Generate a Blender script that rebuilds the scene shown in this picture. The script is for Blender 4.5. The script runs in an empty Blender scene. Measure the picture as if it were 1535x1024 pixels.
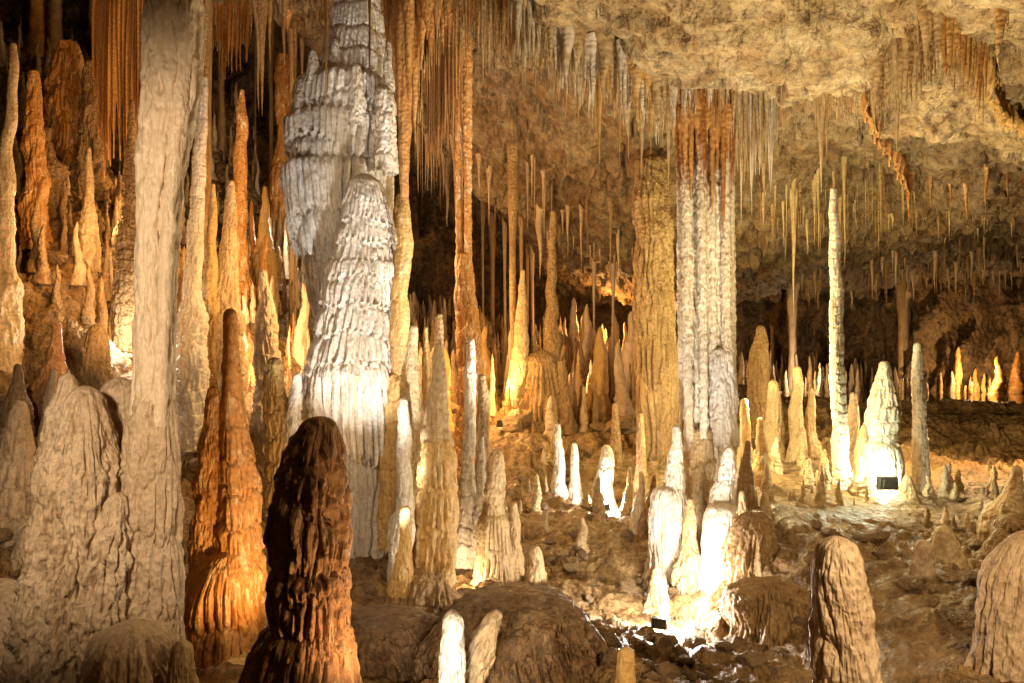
import bpy, math, random
import numpy as np
from mathutils import Vector
sc = bpy.context.scene
FPX, CX, CY = 1100.0, 767.5, 512.0
def P(px, py, D): return np.array([(px-CX)/FPX*D, D, (CY-py)/FPX*D])
# ---------------------------------------------------------------- noise
_r = np.random.RandomState(7)
_G = _r.normal(size=(4096, 3)).astype(np.float32); _G /= np.linalg.norm(_G, axis=1)[:, None]
_U = _r.rand(8192).astype(np.float32)
def _h(i, j, k, s):
    return ((i*73856093) ^ (j*19349663) ^ (k*83492791) ^ (s*2654435)) & 4095
def gn(p, s=0):
    p = np.asarray(p, np.float32); f0 = np.floor(p); i = f0.astype(np.int64); f = p-f0
    w = f*f*f*(f*(f*6-15)+10); out = 0
    for a in (0, 1):
        for b in (0, 1):
            for c in (0, 1):
                g = _G[_h(i[:, 0]+a, i[:, 1]+b, i[:, 2]+c, s)]
                d = g[:, 0]*(f[:, 0]-a)+g[:, 1]*(f[:, 1]-b)+g[:, 2]*(f[:, 2]-c)
                out = out+d*(w[:, 0] if a else 1-w[:, 0])*(w[:, 1] if b else 1-w[:, 1])*(w[:, 2] if c else 1-w[:, 2])
    return out*1.5
def fbm(p, o=4, s=0, g=.5, l=2.03):
    r = 0; a = 1.0; p = np.asarray(p, np.float32)
    for k in range(o): r = r+a*gn(p, s+k*17); p = p*l; a *= g
    return r
def ridged(p, o=4, s=0):
    r = 0; a = 1.0; p = np.asarray(p, np.float32)
    for k in range(o): r = r+a*(1-2*np.abs(gn(p, s+k*11))); p = p*2.1; a *= .5
    return r
def rnd(i, s=0): return _U[((np.asarray(i, np.int64)*7919)+s*104729+31) & 8191]
def blocks(x, y, s=0, tilt=.6):
    """fractured rock: each cell a plane of its own height and tilt; also the crack distance"""
    i, j = np.floor(x).astype(np.int64), np.floor(y).astype(np.int64)
    b1 = np.full(x.shape, 9.0); b2 = b1.copy(); h = np.zeros(x.shape)
    for a in (-1, 0, 1):
        for b in (-1, 0, 1):
            q = _h(i+a, j+b, i*0, s)
            cx, cy = i+a+rnd(q, 1), j+b+rnd(q, 2)
            d = np.hypot(x-cx, y-cy)
            v = rnd(q, 3)-.5+tilt*((rnd(q, 4)-.5)*2*(x-cx)+(rnd(q, 5)-.5)*2*(y-cy))
            n = d < b1
            b2 = np.where(n, b1, np.minimum(b2, d)); h = np.where(n, v, h); b1 = np.where(n, d, b1)
    return h, b2-b1
# ---------------------------------------------------------------- objects
def link(name, verts, faces, mat, parent=None, loc=(0, 0, 0), smooth=True):
    me = bpy.data.meshes.new(name)
    v = np.asarray(verts, np.float32)-np.asarray(loc, np.float32)
    n = len(v); f = np.asarray(faces, np.int32); k = f.shape[1]
    me.vertices.add(n); me.vertices.foreach_set('co', v.ravel())
    me.loops.add(f.size); me.loops.foreach_set('vertex_index', f.ravel())
    me.polygons.add(len(f)); me.polygons.foreach_set('loop_start', np.arange(0, f.size, k, dtype=np.int32))
    me.polygons.foreach_set('loop_total', np.full(len(f), k, np.int32))
    me.update(calc_edges=True)
    me.polygons.foreach_set('use_smooth', np.full(len(f), smooth))
    me.materials.append(mat)
    o = bpy.data.objects.new(name, me); sc.collection.objects.link(o)
    if parent is not None:
        o.parent = parent; o.location = np.asarray(loc)-np.asarray(parent.location)
    else: o.location = loc
    return o
def tag(o, label=None, cat=None, group=None, kind='thing'):
    if label: o['label'] = label
    if cat: o['category'] = cat
    if group: o['group'] = group
    if kind: o['kind'] = kind
    return o
def empty(name, loc, label, cat, group=None):
    o = bpy.data.objects.new(name, None); sc.collection.objects.link(o); o.location = loc
    o.empty_display_size = .2
    return tag(o, label, cat, group)
def gridfaces(nr, nc, wrap=False):
    r = np.arange(nr-1)[:, None]; c = np.arange(nc if wrap else nc-1)[None, :]
    c2 = (c+1) % nc
    return np.stack([r*nc+c, r*nc+c2, (r+1)*nc+c2, (r+1)*nc+c], -1).reshape(-1, 4)
# ---------------------------------------------------------------- materials
def rock(name, c1, c2, c3=None, scale=3.0, stretch=.35, rough=.5, bump=.5, fine=60, spec=.5, top=None, mottle=.5, sss=0, bd=.012, far=None):
    m = bpy.data.materials.new(name); m.use_nodes = True; t = m.node_tree; N = t.nodes; L = t.links
    b = N['Principled BSDF']; tc = N.new('ShaderNodeTexCoord')
    mp = N.new('ShaderNodeMapping'); mp.inputs['Scale'].default_value = (1, 1, stretch); L.new(tc.outputs['Object'], mp.inputs[0])
    def noise(sca, det, rgh=.55, src=mp, dist=0):
        n = N.new('ShaderNodeTexNoise'); n.inputs['Scale'].default_value = sca; n.inputs['Detail'].default_value = det
        n.inputs['Roughness'].default_value = rgh; n.inputs['Distortion'].default_value = dist; L.new(src.outputs[0], n.inputs['Vector']); return n
    def ramp(src, a, b_):
        r = N.new('ShaderNodeMapRange'); r.inputs[1].default_value = a; r.inputs[2].default_value = b_; L.new(src, r.inputs[0]); return r
    def mix(f, a, c):
        x = N.new('ShaderNodeMix'); x.data_type = 'RGBA'; L.new(f, x.inputs[0])
        for k, q in ((6, a), (7, c)):
            if isinstance(q, tuple): x.inputs[k].default_value = (*q, 1)
            else: L.new(q, x.inputs[k])
        return x.outputs[2]
    col = mix(ramp(noise(scale, 6, .6, dist=.4).outputs[0], .36, .64).outputs[0], c1, c2)
    if c3: col = mix(ramp(noise(scale*2.7, 8, .7, dist=.8).outputs[0], .53, .68).outputs[0], col, c3)
    if top:   # (colour, z from, z to): mineral staining running down from the top
        sx = N.new('ShaderNodeSeparateXYZ'); L.new(tc.outputs['Object'], sx.inputs[0])
        mp2 = N.new('ShaderNodeMapping'); mp2.inputs['Scale'].default_value = (22, 22, .6); L.new(tc.outputs['Object'], mp2.inputs[0])
        n = noise(1, 3, .6, mp2); a = N.new('ShaderNodeMath'); a.operation = 'MULTIPLY_ADD'; L.new(n.outputs[0], a.inputs[0]); a.inputs[1].default_value = 4*(top[2]-top[1])
        L.new(sx.outputs[2], a.inputs[2]); col = mix(ramp(a.outputs[0], top[1]+2*(top[2]-top[1]), top[2]+2*(top[2]-top[1])).outputs[0], col, top[0])
    if far:   # browner rock beyond the roof edge, its colour also darkened for weaker light
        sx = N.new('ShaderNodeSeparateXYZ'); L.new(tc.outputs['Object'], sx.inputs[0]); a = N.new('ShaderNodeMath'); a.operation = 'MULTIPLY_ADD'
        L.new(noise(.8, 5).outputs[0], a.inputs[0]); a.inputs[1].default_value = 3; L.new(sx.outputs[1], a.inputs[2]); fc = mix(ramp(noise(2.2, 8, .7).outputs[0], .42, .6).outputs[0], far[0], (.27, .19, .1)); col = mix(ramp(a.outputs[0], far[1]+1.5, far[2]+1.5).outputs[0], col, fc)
    mm = N.new('ShaderNodeMapping'); L.new(tc.outputs['Object'], mm.inputs[0])
    fi = noise(fine, 5, .7, mm)
    dk = N.new('ShaderNodeMix'); dk.data_type = 'RGBA'; dk.blend_type = 'MULTIPLY'; dk.inputs[0].default_value = mottle
    L.new(col, dk.inputs[6]); fr = ramp(noise(fine*.33, 7, .75, mm).outputs[0], .3, .55)
    cr = N.new('ShaderNodeCombineColor'); [L.new(fr.outputs[0], cr.inputs[k]) for k in range(3)]; L.new(cr.outputs[0], dk.inputs[7])
    L.new(dk.outputs[2], b.inputs['Base Color'])
    rr = ramp(noise(scale*3, 3, .5, mm).outputs[0], .3, .7); rr.inputs[3].default_value = rough-.15; rr.inputs[4].default_value = rough+.2
    L.new(rr.outputs[0], b.inputs['Roughness']); b.inputs['Specular IOR Level'].default_value = spec
    if sss:
        b.inputs['Subsurface Weight'].default_value = sss; b.inputs['Subsurface Radius'].default_value = (1, .45, .15); b.inputs['Subsurface Scale'].default_value = .03
    b1 = N.new('ShaderNodeBump'); b1.inputs['Strength'].default_value = bump; b1.inputs['Distance'].default_value = bd; L.new(fi.outputs[0], b1.inputs['Height'])
    vo = N.new('ShaderNodeTexVoronoi'); vo.inputs['Scale'].default_value = fine*.28; L.new(mm.outputs[0], vo.inputs['Vector'])
    b2 = N.new('ShaderNodeBump'); b2.inputs['Strength'].default_value = min(1, bump*1.1); b2.inputs['Distance'].default_value = bd*2.2; L.new(vo.outputs['Distance'], b2.inputs['Height']); L.new(b1.outputs[0], b2.inputs['Normal'])
    mv = N.new('ShaderNodeMapping'); mv.inputs['Scale'].default_value = (1, 1, .16 if stretch < 1 else 1); L.new(tc.outputs['Object'], mv.inputs[0])
    sn = noise(fine*.42, 4, .6, mv, .6 if stretch < 1 else 0); b3 = N.new('ShaderNodeBump'); b3.inputs['Strength'].default_value = min(1, bump*1.2); b3.inputs['Distance'].default_value = bd*3; L.new(sn.outputs[0], b3.inputs['Height']); L.new(b2.outputs[0], b3.inputs['Normal'])
    L.new(b3.outputs[0], b.inputs['Normal']); return m
M = {
 'cream': rock('cream_calcite', (.68, .51, .28), (.52, .34, .15), (.36, .2, .08)),
 'pale': rock('pale_calcite', (.62, .45, .28), (.5, .34, .19), (.34, .2, .1), bump=.6, mottle=.4),
 'ivory': rock('smooth_ivory_calcite', (.7, .54, .36), (.58, .42, .26), (.42, .26, .14), bump=.22, mottle=.22, stretch=.1),
 'white': rock('white_calcite', (.8, .72, .6), (.66, .54, .38), (.44, .29, .15), scale=5, stretch=.12, mottle=.45),
 'orange': rock('orange_calcite', (.62, .3, .075), (.46, .18, .03), (.84, .64, .38), scale=3),
 'rust': rock('rust_drapery', (.42, .17, .04), (.62, .33, .1), (.28, .09, .02), scale=6, stretch=.05, mottle=.25),
 'honey': rock('honey_calcite', (.66, .42, .14), (.48, .25, .06), (.72, .54, .28), stretch=.12, mottle=.4),
 'brown': rock('brown_wet_calcite', (.46, .24, .09), (.3, .135, .045), (.62, .43, .22), rough=.6, bump=.9, mottle=.6, fine=45, stretch=.15, scale=5),
 'tan': rock('tan_calcite', (.46, .29, .12), (.32, .18, .065), (.22, .11, .035), bump=.8, mottle=.6),
 'streak': rock('rust_topped_white_calcite', (.84, .75, .58), (.7, .56, .36), (.46, .3, .15), scale=6, stretch=.05, mottle=.3, top=((.36, .135, .03), 5.35, 5.9)),
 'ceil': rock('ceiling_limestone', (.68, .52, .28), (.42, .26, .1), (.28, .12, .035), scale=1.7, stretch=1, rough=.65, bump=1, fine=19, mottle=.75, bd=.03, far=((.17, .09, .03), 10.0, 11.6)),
 'floor': rock('cave_floor_rock', (.27, .15, .05), (.4, .25, .1), (.15, .07, .02), scale=1.6, stretch=1, rough=.5, bump=1, fine=24, mottle=.7, bd=.03),
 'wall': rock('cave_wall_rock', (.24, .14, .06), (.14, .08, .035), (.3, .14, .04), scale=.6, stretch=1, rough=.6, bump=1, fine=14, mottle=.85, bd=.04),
 'mound': rock('brown_mound_calcite', (.4, .24, .11), (.27, .14, .055), (.52, .36, .2), scale=2.2, stretch=.6, rough=.4, bump=1, fine=34, mottle=.75, bd=.03),
 'rubble': rock('brown_rubble', (.36, .21, .09), (.44, .3, .15), (.22, .11, .04), scale=4, stretch=1, rough=.6, bump=.9, fine=30, mottle=.6),
}
# ---------------------------------------------------------------- ground and ceiling height fields
class Field:
    def __init__(s, pts, world, lam=.02):
        A = np.array([[(a-CX)/FPX*d, d, (CY-b)/FPX*d] for a, b, d in pts]+world)
        s.p = A; d = np.sqrt(((A[:, None, :2]-A[None, :, :2])**2).sum(-1)+.16)
        n = len(A); K = np.zeros((n+1, n+1)); K[:n, :n] = -d+0*lam; K[:n, :n] -= np.eye(n)*lam*0; K[:n, :n] += np.eye(n)*lam
        K[n, :n] = K[:n, n] = 1; s.w = np.linalg.solve(K, np.append(A[:, 2], 0))
        s.x0, s.y0, s.st = -36., -8., .2
        gx, gy = np.arange(s.x0, 36, s.st), np.arange(s.y0, 40, s.st); X, Y = np.meshgrid(gx, gy)
        Z = np.zeros(X.shape)
        for k in range(n): Z -= s.w[k]*np.sqrt((X-A[k, 0])**2+(Y-A[k, 1])**2+.16)
        s.Z = Z+s.w[n]
    def __call__(s, x, y):
        u = np.clip((np.asarray(x, float)-s.x0)/s.st, 0, s.Z.shape[1]-1.001); v = np.clip((np.asarray(y, float)-s.y0)/s.st, 0, s.Z.shape[0]-1.001)
        i, j = u.astype(int), v.astype(int); f, g = u-i, v-j; f = f*f*(3-2*f); g = g*g*(3-2*g); Z = s.Z
        return (Z[j, i]*(1-f)+Z[j, i+1]*f)*(1-g)+(Z[j+1, i]*(1-f)+Z[j+1, i+1]*f)*g
floor_pts = [(-200,1150,4),(300,1150,4.5),(767,1140,4),(1200,1150,4),(1700,1100,4),(100,1060,6.5),(20,960,7.5),
 (300,975,8),(420,960,8.6),(560,935,8),(600,915,8.3),(720,905,8.5),(760,1040,5.6),(690,1020,6),(850,1030,5.8),(560,830,11),(640,800,12),(740,880,9.3),(850,905,8.5),(870,835,10),
 (880,785,11.5),(800,720,13),(770,660,15),(905,768,12.3),(960,750,12),(960,945,7.6),(1020,940,8),(1040,905,8.8),(1060,890,9.4),(1000,840,9.8),(940,800,10.8),(930,985,6),(1050,1000,6),
 (1150,1010,6.2),(1120,965,6.9),(1160,800,8.6),(1110,840,8.8),(1130,770,9.6),(1250,780,9.5),(1330,752,11),(1400,742,12),(1500,765,11),(1200,705,13),(1120,700,12.5),(1450,695,15),
 (1450,692,16.8),(1380,690,16.8),(1530,680,16.8),(1380,609,18.8),(1450,608.5,18.8),(1530,608,18.8),(1250,609,18.9),(1600,608,18.8),(1310,609,18.8),(1400,625,21),(1250,620,21),(1520,625,21),(1400,605,26),(1250,605,26),(1530,605,26),(1400,930,6),(1500,1000,5),(1350,1010,5.5),(1450,860,8),(1250,850,7.5),(1400,840,8.5),
 (1200,605,20),(1300,580,30),(1100,620,18),(920,650,17),(850,590,21),(950,560,24),(700,600,19),(850,540,27),(1500,575,30),
 (290,760,13),(270,620,16.5),(400,700,14),(430,530,18),(350,450,17),(380,390,22),(430,340,25),(0,780,9),(30,690,10.5),(100,600,12),
 (150,510,13),(60,485,14),(150,400,16),(50,400,15.5),(190,310,19),(100,280,18),(50,200,20),(100,60,25),(250,50,27),(400,220,28),
 (-300,700,9),(-300,300,15),(-300,0,18),(600,500,31),(1000,520,32),(1500,500,34)]
floorF = Field(floor_pts, [[-8, -6, -2.2], [0, -6, -2.4], [8, -6, -2.2], [0, 0, -2.3], [-6, 1, -2.2], [7, 2, -2.2], [14, 12, -1.5], [26, 28, 0], [-28, 20, 9]])
ceil_pts = [(1000,-120,6),(1300,-60,6.2),(1530,0,6),(1050,55,8),(1055,122,9.8),(1000,128,9.8),(1120,135,10),(900,75,9.4),(800,10,9),(740,-60,9),(680,-120,9.3),(600,-140,10),
 (850,60,12.5),(750,60,14),(700,150,16),(700,250,18.5),(850,300,18),(850,400,23),(950,440,25.5),(1000,450,28),(780,110,14),(1000,230,14),
 (1300,95,8.5),(1400,45,8),(1460,60,8.6),(1200,142,10),(1260,148,10),(1250,170,12),(1260,285,15),(1140,335,15.5),(1140,200,12.5),(1400,190,10),(1510,235,11),(1450,300,14),
 (1380,335,16),(1400,345,18.5),(1250,385,19.5),(1400,405,24),(1510,370,20),(1300,435,27),(1500,440,30),
 (600,0,16),(450,-50,16),(250,-50,20),(0,-120,18),(-300,-150,18),(400,0,26),(650,200,23),(250,-420,6.5),(0,-420,6),(520,-300,10),(100,-60,26),(400,150,31),(800,430,31),(1100,450,33)]
ceilF = Field(ceil_pts, [[-8, -6, 5], [0, -6, 4], [8, -6, 3.6], [0, 0, 3.8], [-6, 2, 5], [8, 2, 3.4], [14, 12, 3], [26, 28, 2.4], [-28, 20, 12]])
def sheet(F, name, mat, sgn, nc, nr):
    u = np.linspace(-.82, .82, nc); yy = np.exp(np.linspace(np.log(4.), np.log(45.), nr))-9.0+0
    t = np.linspace(0, 1, nr); yy = -5+3*t+ (np.exp(t*2.9)-1)*(33.5/(math.exp(2.9)-1)-0)
    U, Yy = np.meshgrid(u, yy); X = U*(np.maximum(Yy, 0)*.98+7*np.exp(-np.maximum(Yy, 0)/5)+.7); X = X.ravel(); Y = Yy.ravel()
    Z = F(X, Y); p = np.stack([X, Y, Z], 1)
    wx = X+.2*gn(p*1.3, 3); wy = Y+.2*gn(p*1.3, 5)
    amp = np.clip(Y/9, .5, 1.15); far = np.clip((Y-11)/6, 0, 1)
    if sgn < 0:
        h1, c1 = blocks(wx*.9, wy*.55, 1); h2, c2 = blocks(wx*2.6, wy*1.9, 2); h3, c3 = blocks(wx*7, wy*5, 5)
        h0, c0 = blocks(wx*.33+5, wy*.4, 21)
        d = .35*gn(p*.45, 8)*np.clip(Y/5, .3, 1)+.34*h1*amp+(.16+.14*far)*h2*amp+(.035+.05*far)*h3+(.05+.05*far)*fbm(p*2.2, 5, 9)*amp+.2*np.exp(-c0*26)+.09*np.exp(-c1*16)*amp+.04*np.exp(-c2*14)
        # lobed calcite coating
    else:
        h1, c1 = blocks(wx*.8, wy*.8, 11, .8); h2, c2 = blocks(wx*2.6, wy*2.6, 12); h3, c3 = blocks(wx*8, wy*6, 15)
        rg = np.clip(1-np.hypot((X-.9)/1.8, (Y-6.6)/1.2), 0, 1)+np.clip((-2.5-X)/3, 0, 1)*np.clip((Y-7)/3, 0, 1)*.8+far*.6; rg = .25+np.clip(rg*1.4, 0, 1)*.75
        d = (.2*h1*amp+.15*h2*amp+.05*h3-.05*np.exp(-c2*10))*rg+.13*fbm(p*1.3, 6, 19)*amp+.05*ridged(p*3.4, 4, 14)
        Zr = ridged(p*np.array([1.1, 1.1, .5]), 3, 33)*.12*np.clip((Y-10)/6, 0, 1); d += Zr
        px = CX+X/np.maximum(Y, .5)*FPX
        bk = np.clip((X-7)/2, 0, 1)*np.clip((Y-17.3)/1, 0, 1)*np.clip((24-Y)/2, 0, 1); d = d*(1-.7*bk)+.04*bk; sm = np.clip(1-np.hypot((px-1270)/260, (Y-11.5)/3.2), 0, 1); d *= 1-.75*np.clip(sm*1.8, 0, 1)
    Z = Z+d
    if sgn > 0: # pool basin
        mb = 1.15-np.hypot((X-15.5)/8.5, (Y-23.6)/4)+.12*gn(p*.9, 77)
        Z = np.where(mb > .12, np.minimum(Z, -1.66-.5*np.clip(mb, 0, 1)+.08*h2), Z)
    X = X+.1*gn(p*3, 41)*amp; Y = Y+.14*gn(p*3, 42)*amp
    gi = ((X+14)/.1).astype(int); gj = ((Y+1)/.1).astype(int); ok = (gi >= 0) & (gi < 280) & (gj >= 0) & (gj < 320)
    S_ = np.zeros((320, 280)); C_ = np.zeros((320, 280)); np.add.at(S_, (gj[ok], gi[ok]), Z[ok]); np.add.at(C_, (gj[ok], gi[ok]), 1)
    A = np.where(C_ > 0, S_/np.maximum(C_, 1), np.nan)
    def surf(x, y):
        i, j = int((x+14)/.1), int((y+1)/.1)
        if 0 <= i < 280 and 0 <= j < 320 and A[j, i] == A[j, i]: return float(A[j, i])
        return float(F(x, y))
    o = link(name, np.stack([X, Y, Z], 1), gridfaces(nr, nc), mat); tag(o, kind='structure'); return surf
floorS = sheet(floorF, 'cave_floor', M['floor'], 1, 900, 720)
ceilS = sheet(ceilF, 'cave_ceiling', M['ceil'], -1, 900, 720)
def hit(px, py, a=4.5, b=30):
    """depth at which the ceiling is met when looking at this place of the photograph"""
    D = a
    while D < b:
        if (CY-py)/FPX*D > ceilS((px-CX)/FPX*D, D): return D
        D += .05
    return b
# back and side wall: a folded vertical curtain of rock round the whole chamber
def wall():
    a = np.linspace(0, 1, 1400); ang = np.pi*1.5-a*2*np.pi
    A, T = np.meshgrid(ang, np.linspace(-7, 16, 400)); A = A.ravel(); T = T.ravel()
    X = 24.5*np.cos(A); Y = 14+17*np.sin(A)
    p = np.stack([X, Y, T*.45], 1); d = 1.6*fbm(p*.35, 3, 51)+.8*ridged(p*np.array([1.2, 1.2, .8]), 5, 52)
    k = 1-d*.06; X = X*k; Y = 14+(Y-14)*k
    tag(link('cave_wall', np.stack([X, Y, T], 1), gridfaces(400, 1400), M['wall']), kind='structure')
wall()
# pool of still water far right
def water():
    m = bpy.data.materials.new('pool_water'); m.use_nodes = True; b = m.node_tree.nodes['Principled BSDF']
    b.inputs['Base Color'].default_value = (.02, .015, .008, 1); b.inputs['Roughness'].default_value = .04; b.inputs['Specular IOR Level'].default_value = .8
    N = m.node_tree; n = N.nodes.new('ShaderNodeTexNoise'); n.inputs['Scale'].default_value = 3; u = N.nodes.new('ShaderNodeBump'); u.inputs['Strength'].default_value = .12; u.inputs['Distance'].default_value = .05
    N.links.new(n.outputs[0], u.inputs['Height']); N.links.new(u.outputs[0], b.inputs['Normal'])
    v = [(6, 17.6, -1.71), (24, 17.6, -1.71), (24, 28.5, -1.71), (6, 28.5, -1.71)]
    tag(link('pool_water', v, [(0, 1, 2, 3)], m), kind='structure')
water()
# ---------------------------------------------------------------- flowstone bodies
def body(D, prof, st='tier', th=.5, ta=.12, ribs=22, ra=.1, lump=.05, seed=1, res=2.2, ext=0, cap=1.0, aspect=1.0, bump=.0, ragged=.45, fringe=0):
    """a body of revolution with drip tiers and organ-pipe ribs; prof rows are (py, centre px, width px) seen at distance D"""
    pr = np.array(prof, float); s = D/FPX; wmax = pr[:, 2].max(); ribs = int(ribs*1.3); ta *= 1.75 if wmax < 70 else 1.6; ra *= 1.7; lump *= 1.9 if wmax < 70 else 1.1
    if wmax < 70: res = min(res, 1.5)
    ragged *= .5
    if st == 'ring': ragged = .08
    ext = ext*FPX/D
    if ext > 0: fl = 1.6 if wmax < 46 else 1.2; pr = np.vstack([pr[:-1], [pr[-1, 0]-min(10, (pr[-1, 0]-pr[0, 0])*.1), pr[-1, 1], pr[-1, 2]], [pr[-1, 0]+min(ext, 12), pr[-1, 1], pr[-1, 2]*fl], [pr[-1, 0]+max(ext, 13), pr[-1, 1], pr[-1, 2]*fl*1.15]])
    y0, y1 = pr[0, 0], pr[-1, 0]; Hpx = y1-y0
    nr = int(min(700, max(14, Hpx/res))); t = np.linspace(0, 1, nr)
    cl = max(pr[0, 2]*.5*cap, 1.0); capn = max(4, int(nr*.04))
    ys = y0+Hpx*np.sort(np.concatenate([t[1:]**1.0, (cl/Hpx)*np.linspace(0, 1, capn+1)[:-1]**2])); nr = len(ys)
    # smooth interpolation of the traced outline
    k = np.linspace(-1, 1, 9)*min(12, Hpx*.04)
    cx = np.mean([np.interp(np.clip(ys+q, y0, y1), pr[:, 0], pr[:, 1]) for q in k], 0)
    wd = np.mean([np.interp(np.clip(ys+q, y0, y1), pr[:, 0], pr[:, 2]) for q in k], 0)
    R = wd*.5*s
    if cap > 0:
        q = np.clip((ys-y0)/cl, 0, 1); R = R*np.sqrt(np.clip(1-(1-q)**2, 0, 1))
    Rm = max(pr[:, 2])*.5*s
    nc = int(min(480, max(16, 2*math.pi*Rm/s/res)))
    th_ = np.linspace(0, 2*np.pi, nc, endpoint=False)
    T, Yp = np.meshgrid(th_, ys); Rr = np.repeat(R[:, None], nc, 1); shp = T.shape
    H = (Yp-y0)*s  # metres below the top
    T_, H_ = T.ravel(), H.ravel(); rr = Rr.ravel()
    wob = .16*Rm*gn(np.stack([ys*s/Rm*.5, ys*0, ys*0], 1), seed+77)/s if wmax < 70 else ys*0
    cx = cx+wob*np.clip((ys-y0)/30, 0, 1)
    c, sn = np.cos(T_), np.sin(T_)
    Rb = np.maximum(rr, Rm*.25)
    wp = np.stack([c*Rm*1.6/Rm, sn*1.6, H_/Rm*.5], 1)
    mul = np.ones_like(rr); ra = ra*np.clip(rr/Rm*1.5-.25, .05, 1)
    tw = .9*gn(wp*1.1+seed*3.1, seed)+.35*gn(wp*2.5, seed+3)
    x = T_/(2*np.pi)*ribs; 
    if st in ('tier', 'ring', 'drip'):
        hh = th*(1+.0*H_); ph = H_/hh+(.3 if st == 'ring' else .32)*gn(wp*.8+7.7, seed+9)+rnd(seed, 4)
        xr = x+tw*1.0+.8*rnd(np.floor(ph), seed+6)*(st != 'drip'); rid = np.floor(xr); fr = xr-rid
        rib = np.sqrt(np.clip(1-((2*fr-1)*1.13)**2, 0, 1))
        len_ = ragged*(.75*rnd((rid % ribs)+np.floor(ph)*131, seed)+.35*(rib-.5))
        f = ph-len_; kk = np.floor(f); fr_s = f-kk
        # recompute with tier-dependent random
        sh = np.sqrt(np.clip(fr_s/.22, 0, 1)*(2-np.clip(fr_s/.22, 0, 1)))*(1-.25*fr_s)-np.clip((fr_s-.93)/.07, 0, 1)*.6
        mul += ta*(sh-.6)*(.7+.6*rnd(kk, seed+5))
        mul += ra*(rib-.75)*np.clip(fr_s*2.6, .12, 1)*(.55+.9*rnd((rid % ribs)+kk*17, seed+2))
        xr2 = x*2.3+tw*2+kk*.37; f2 = xr2-np.floor(xr2); mul += ra*.35*(np.sqrt(np.clip(1-(2*f2-1)**2, 0, 1))-.75)
    elif st == 'flute':
        xr = x+tw; fr = xr-np.floor(xr); rib = np.sqrt(np.clip(1-(2*fr-1)**2, 0, 1)); mul += ra*(rib-.75)*(1+.6*gn(wp*1.2, seed+21))
        xr2 = x*2.6+tw*3; f2 = xr2-np.floor(xr2); mul += ra*.3*(np.sqrt(np.clip(1-(2*f2-1)**2, 0, 1))-.75)
        if ta: ph = H_/th+.35*gn(wp*.8, seed+2)+.25*rnd(np.floor(xr) % ribs, seed); fs = ph-np.floor(ph); mul += ta*(np.sqrt(np.clip(fs*4, 0, 1))*(1-.4*fs)-.6)
    q3 = np.stack([c*rr, sn*rr, H_], 1)
    ls = 1/max(Rm*.9, .05)
    mul += lump*1.6*fbm(q3*ls*np.array([1, 1, .6]), 3, seed+31)*np.clip(Rm/Rb, .6, 1.3)
    mul += lump*.9*fbm(q3*ls*np.array([4.5, 4.5, 1.4]), 4, seed+37)
    if bump: # rows of pearls
        g = gn(q3*np.array([30, 30, 13]), seed+43); mul += bump*(np.abs(g)*2.4-.3)
    if st == 'drip': # nodular dripstone, hanging buds
        g = ridged(q3*np.array([9, 9, 3.2])*(.6/max(Rm, .2))**.5, 3, seed+61); mul += ra*.6*(g-.6)
    rad = rr*mul/(1+.3*ra.max()+.35*ta+.45*lump)
    xx = c*rad; yy = sn*rad*aspect
    cxm = np.repeat(((cx-CX)*s)[:, None], nc, 1).ravel(); zz = (CY-Yp.ravel())*s
    zz = zz+.12*Rm*gn(q3*ls*2, seed+71)*np.clip(H_/(Rm+.01), 0, 1)
    if fringe: # the lower hem hangs in uneven drips
        xf = T_/(2*np.pi)*ribs+tw; ff = xf-np.floor(xf); w = np.clip((H_/H_.max()-.7)/.3, 0, 1)**2
        zz = zz-fringe*w*((1-(2*ff-1)**2)*.5+.9*rnd(np.floor(xf) % ribs, seed+8))
        k_ = 1-.1*w; xx = xx*k_; yy = yy*k_
    V = np.stack([cxm+xx, D+yy, zz], 1)
    F_ = gridfaces(nr, nc, True)
    return V, F_
_seed = [10]
def part(name, parent, D, prof, mat, label=None, **k):
    _seed[0] += 1; k.setdefault('seed', _seed[0])
    if k.pop('gr', 0): y, x = prof[-1][0], prof[-1][1]; k['ext'] = float(np.clip((CY-y)/FPX*D-floorS((x-CX)/FPX*D, D)+.4, .1, 3))
    V, F_ = body(D, prof, **k)
    loc = np.array([V[-1:, 0].mean(), D, V[:, 2].min()]); loc[0] = V[-20:, 0].mean()
    o = link(name, V, F_, M[mat], parent, loc if parent is None else np.asarray(parent.location))
    if label: o['label'] = label
    return o
def mite(label, D, prof, mat='cream', name='stalagmite', cat='stalagmite', group=None, **k):
    y = prof[-1][0]; g = floorS((prof[-1][1]-CX)/FPX*D, D); zb = (CY-y)/FPX*D
    k.setdefault('ext', float(np.clip(zb-g+.35, .12, 2.5)))
    return tag(part(name, None, D, prof, mat, **k), label, cat, group)
def thing(name, px, D, label, cat, group=None, z=None):
    x = (px-CX)/FPX*D
    if name == 'rust_topped_column': z = -3.4
    return empty(name, (x, D, float(floorF(x, D)) if z is None else z), label, cat, group)
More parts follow.
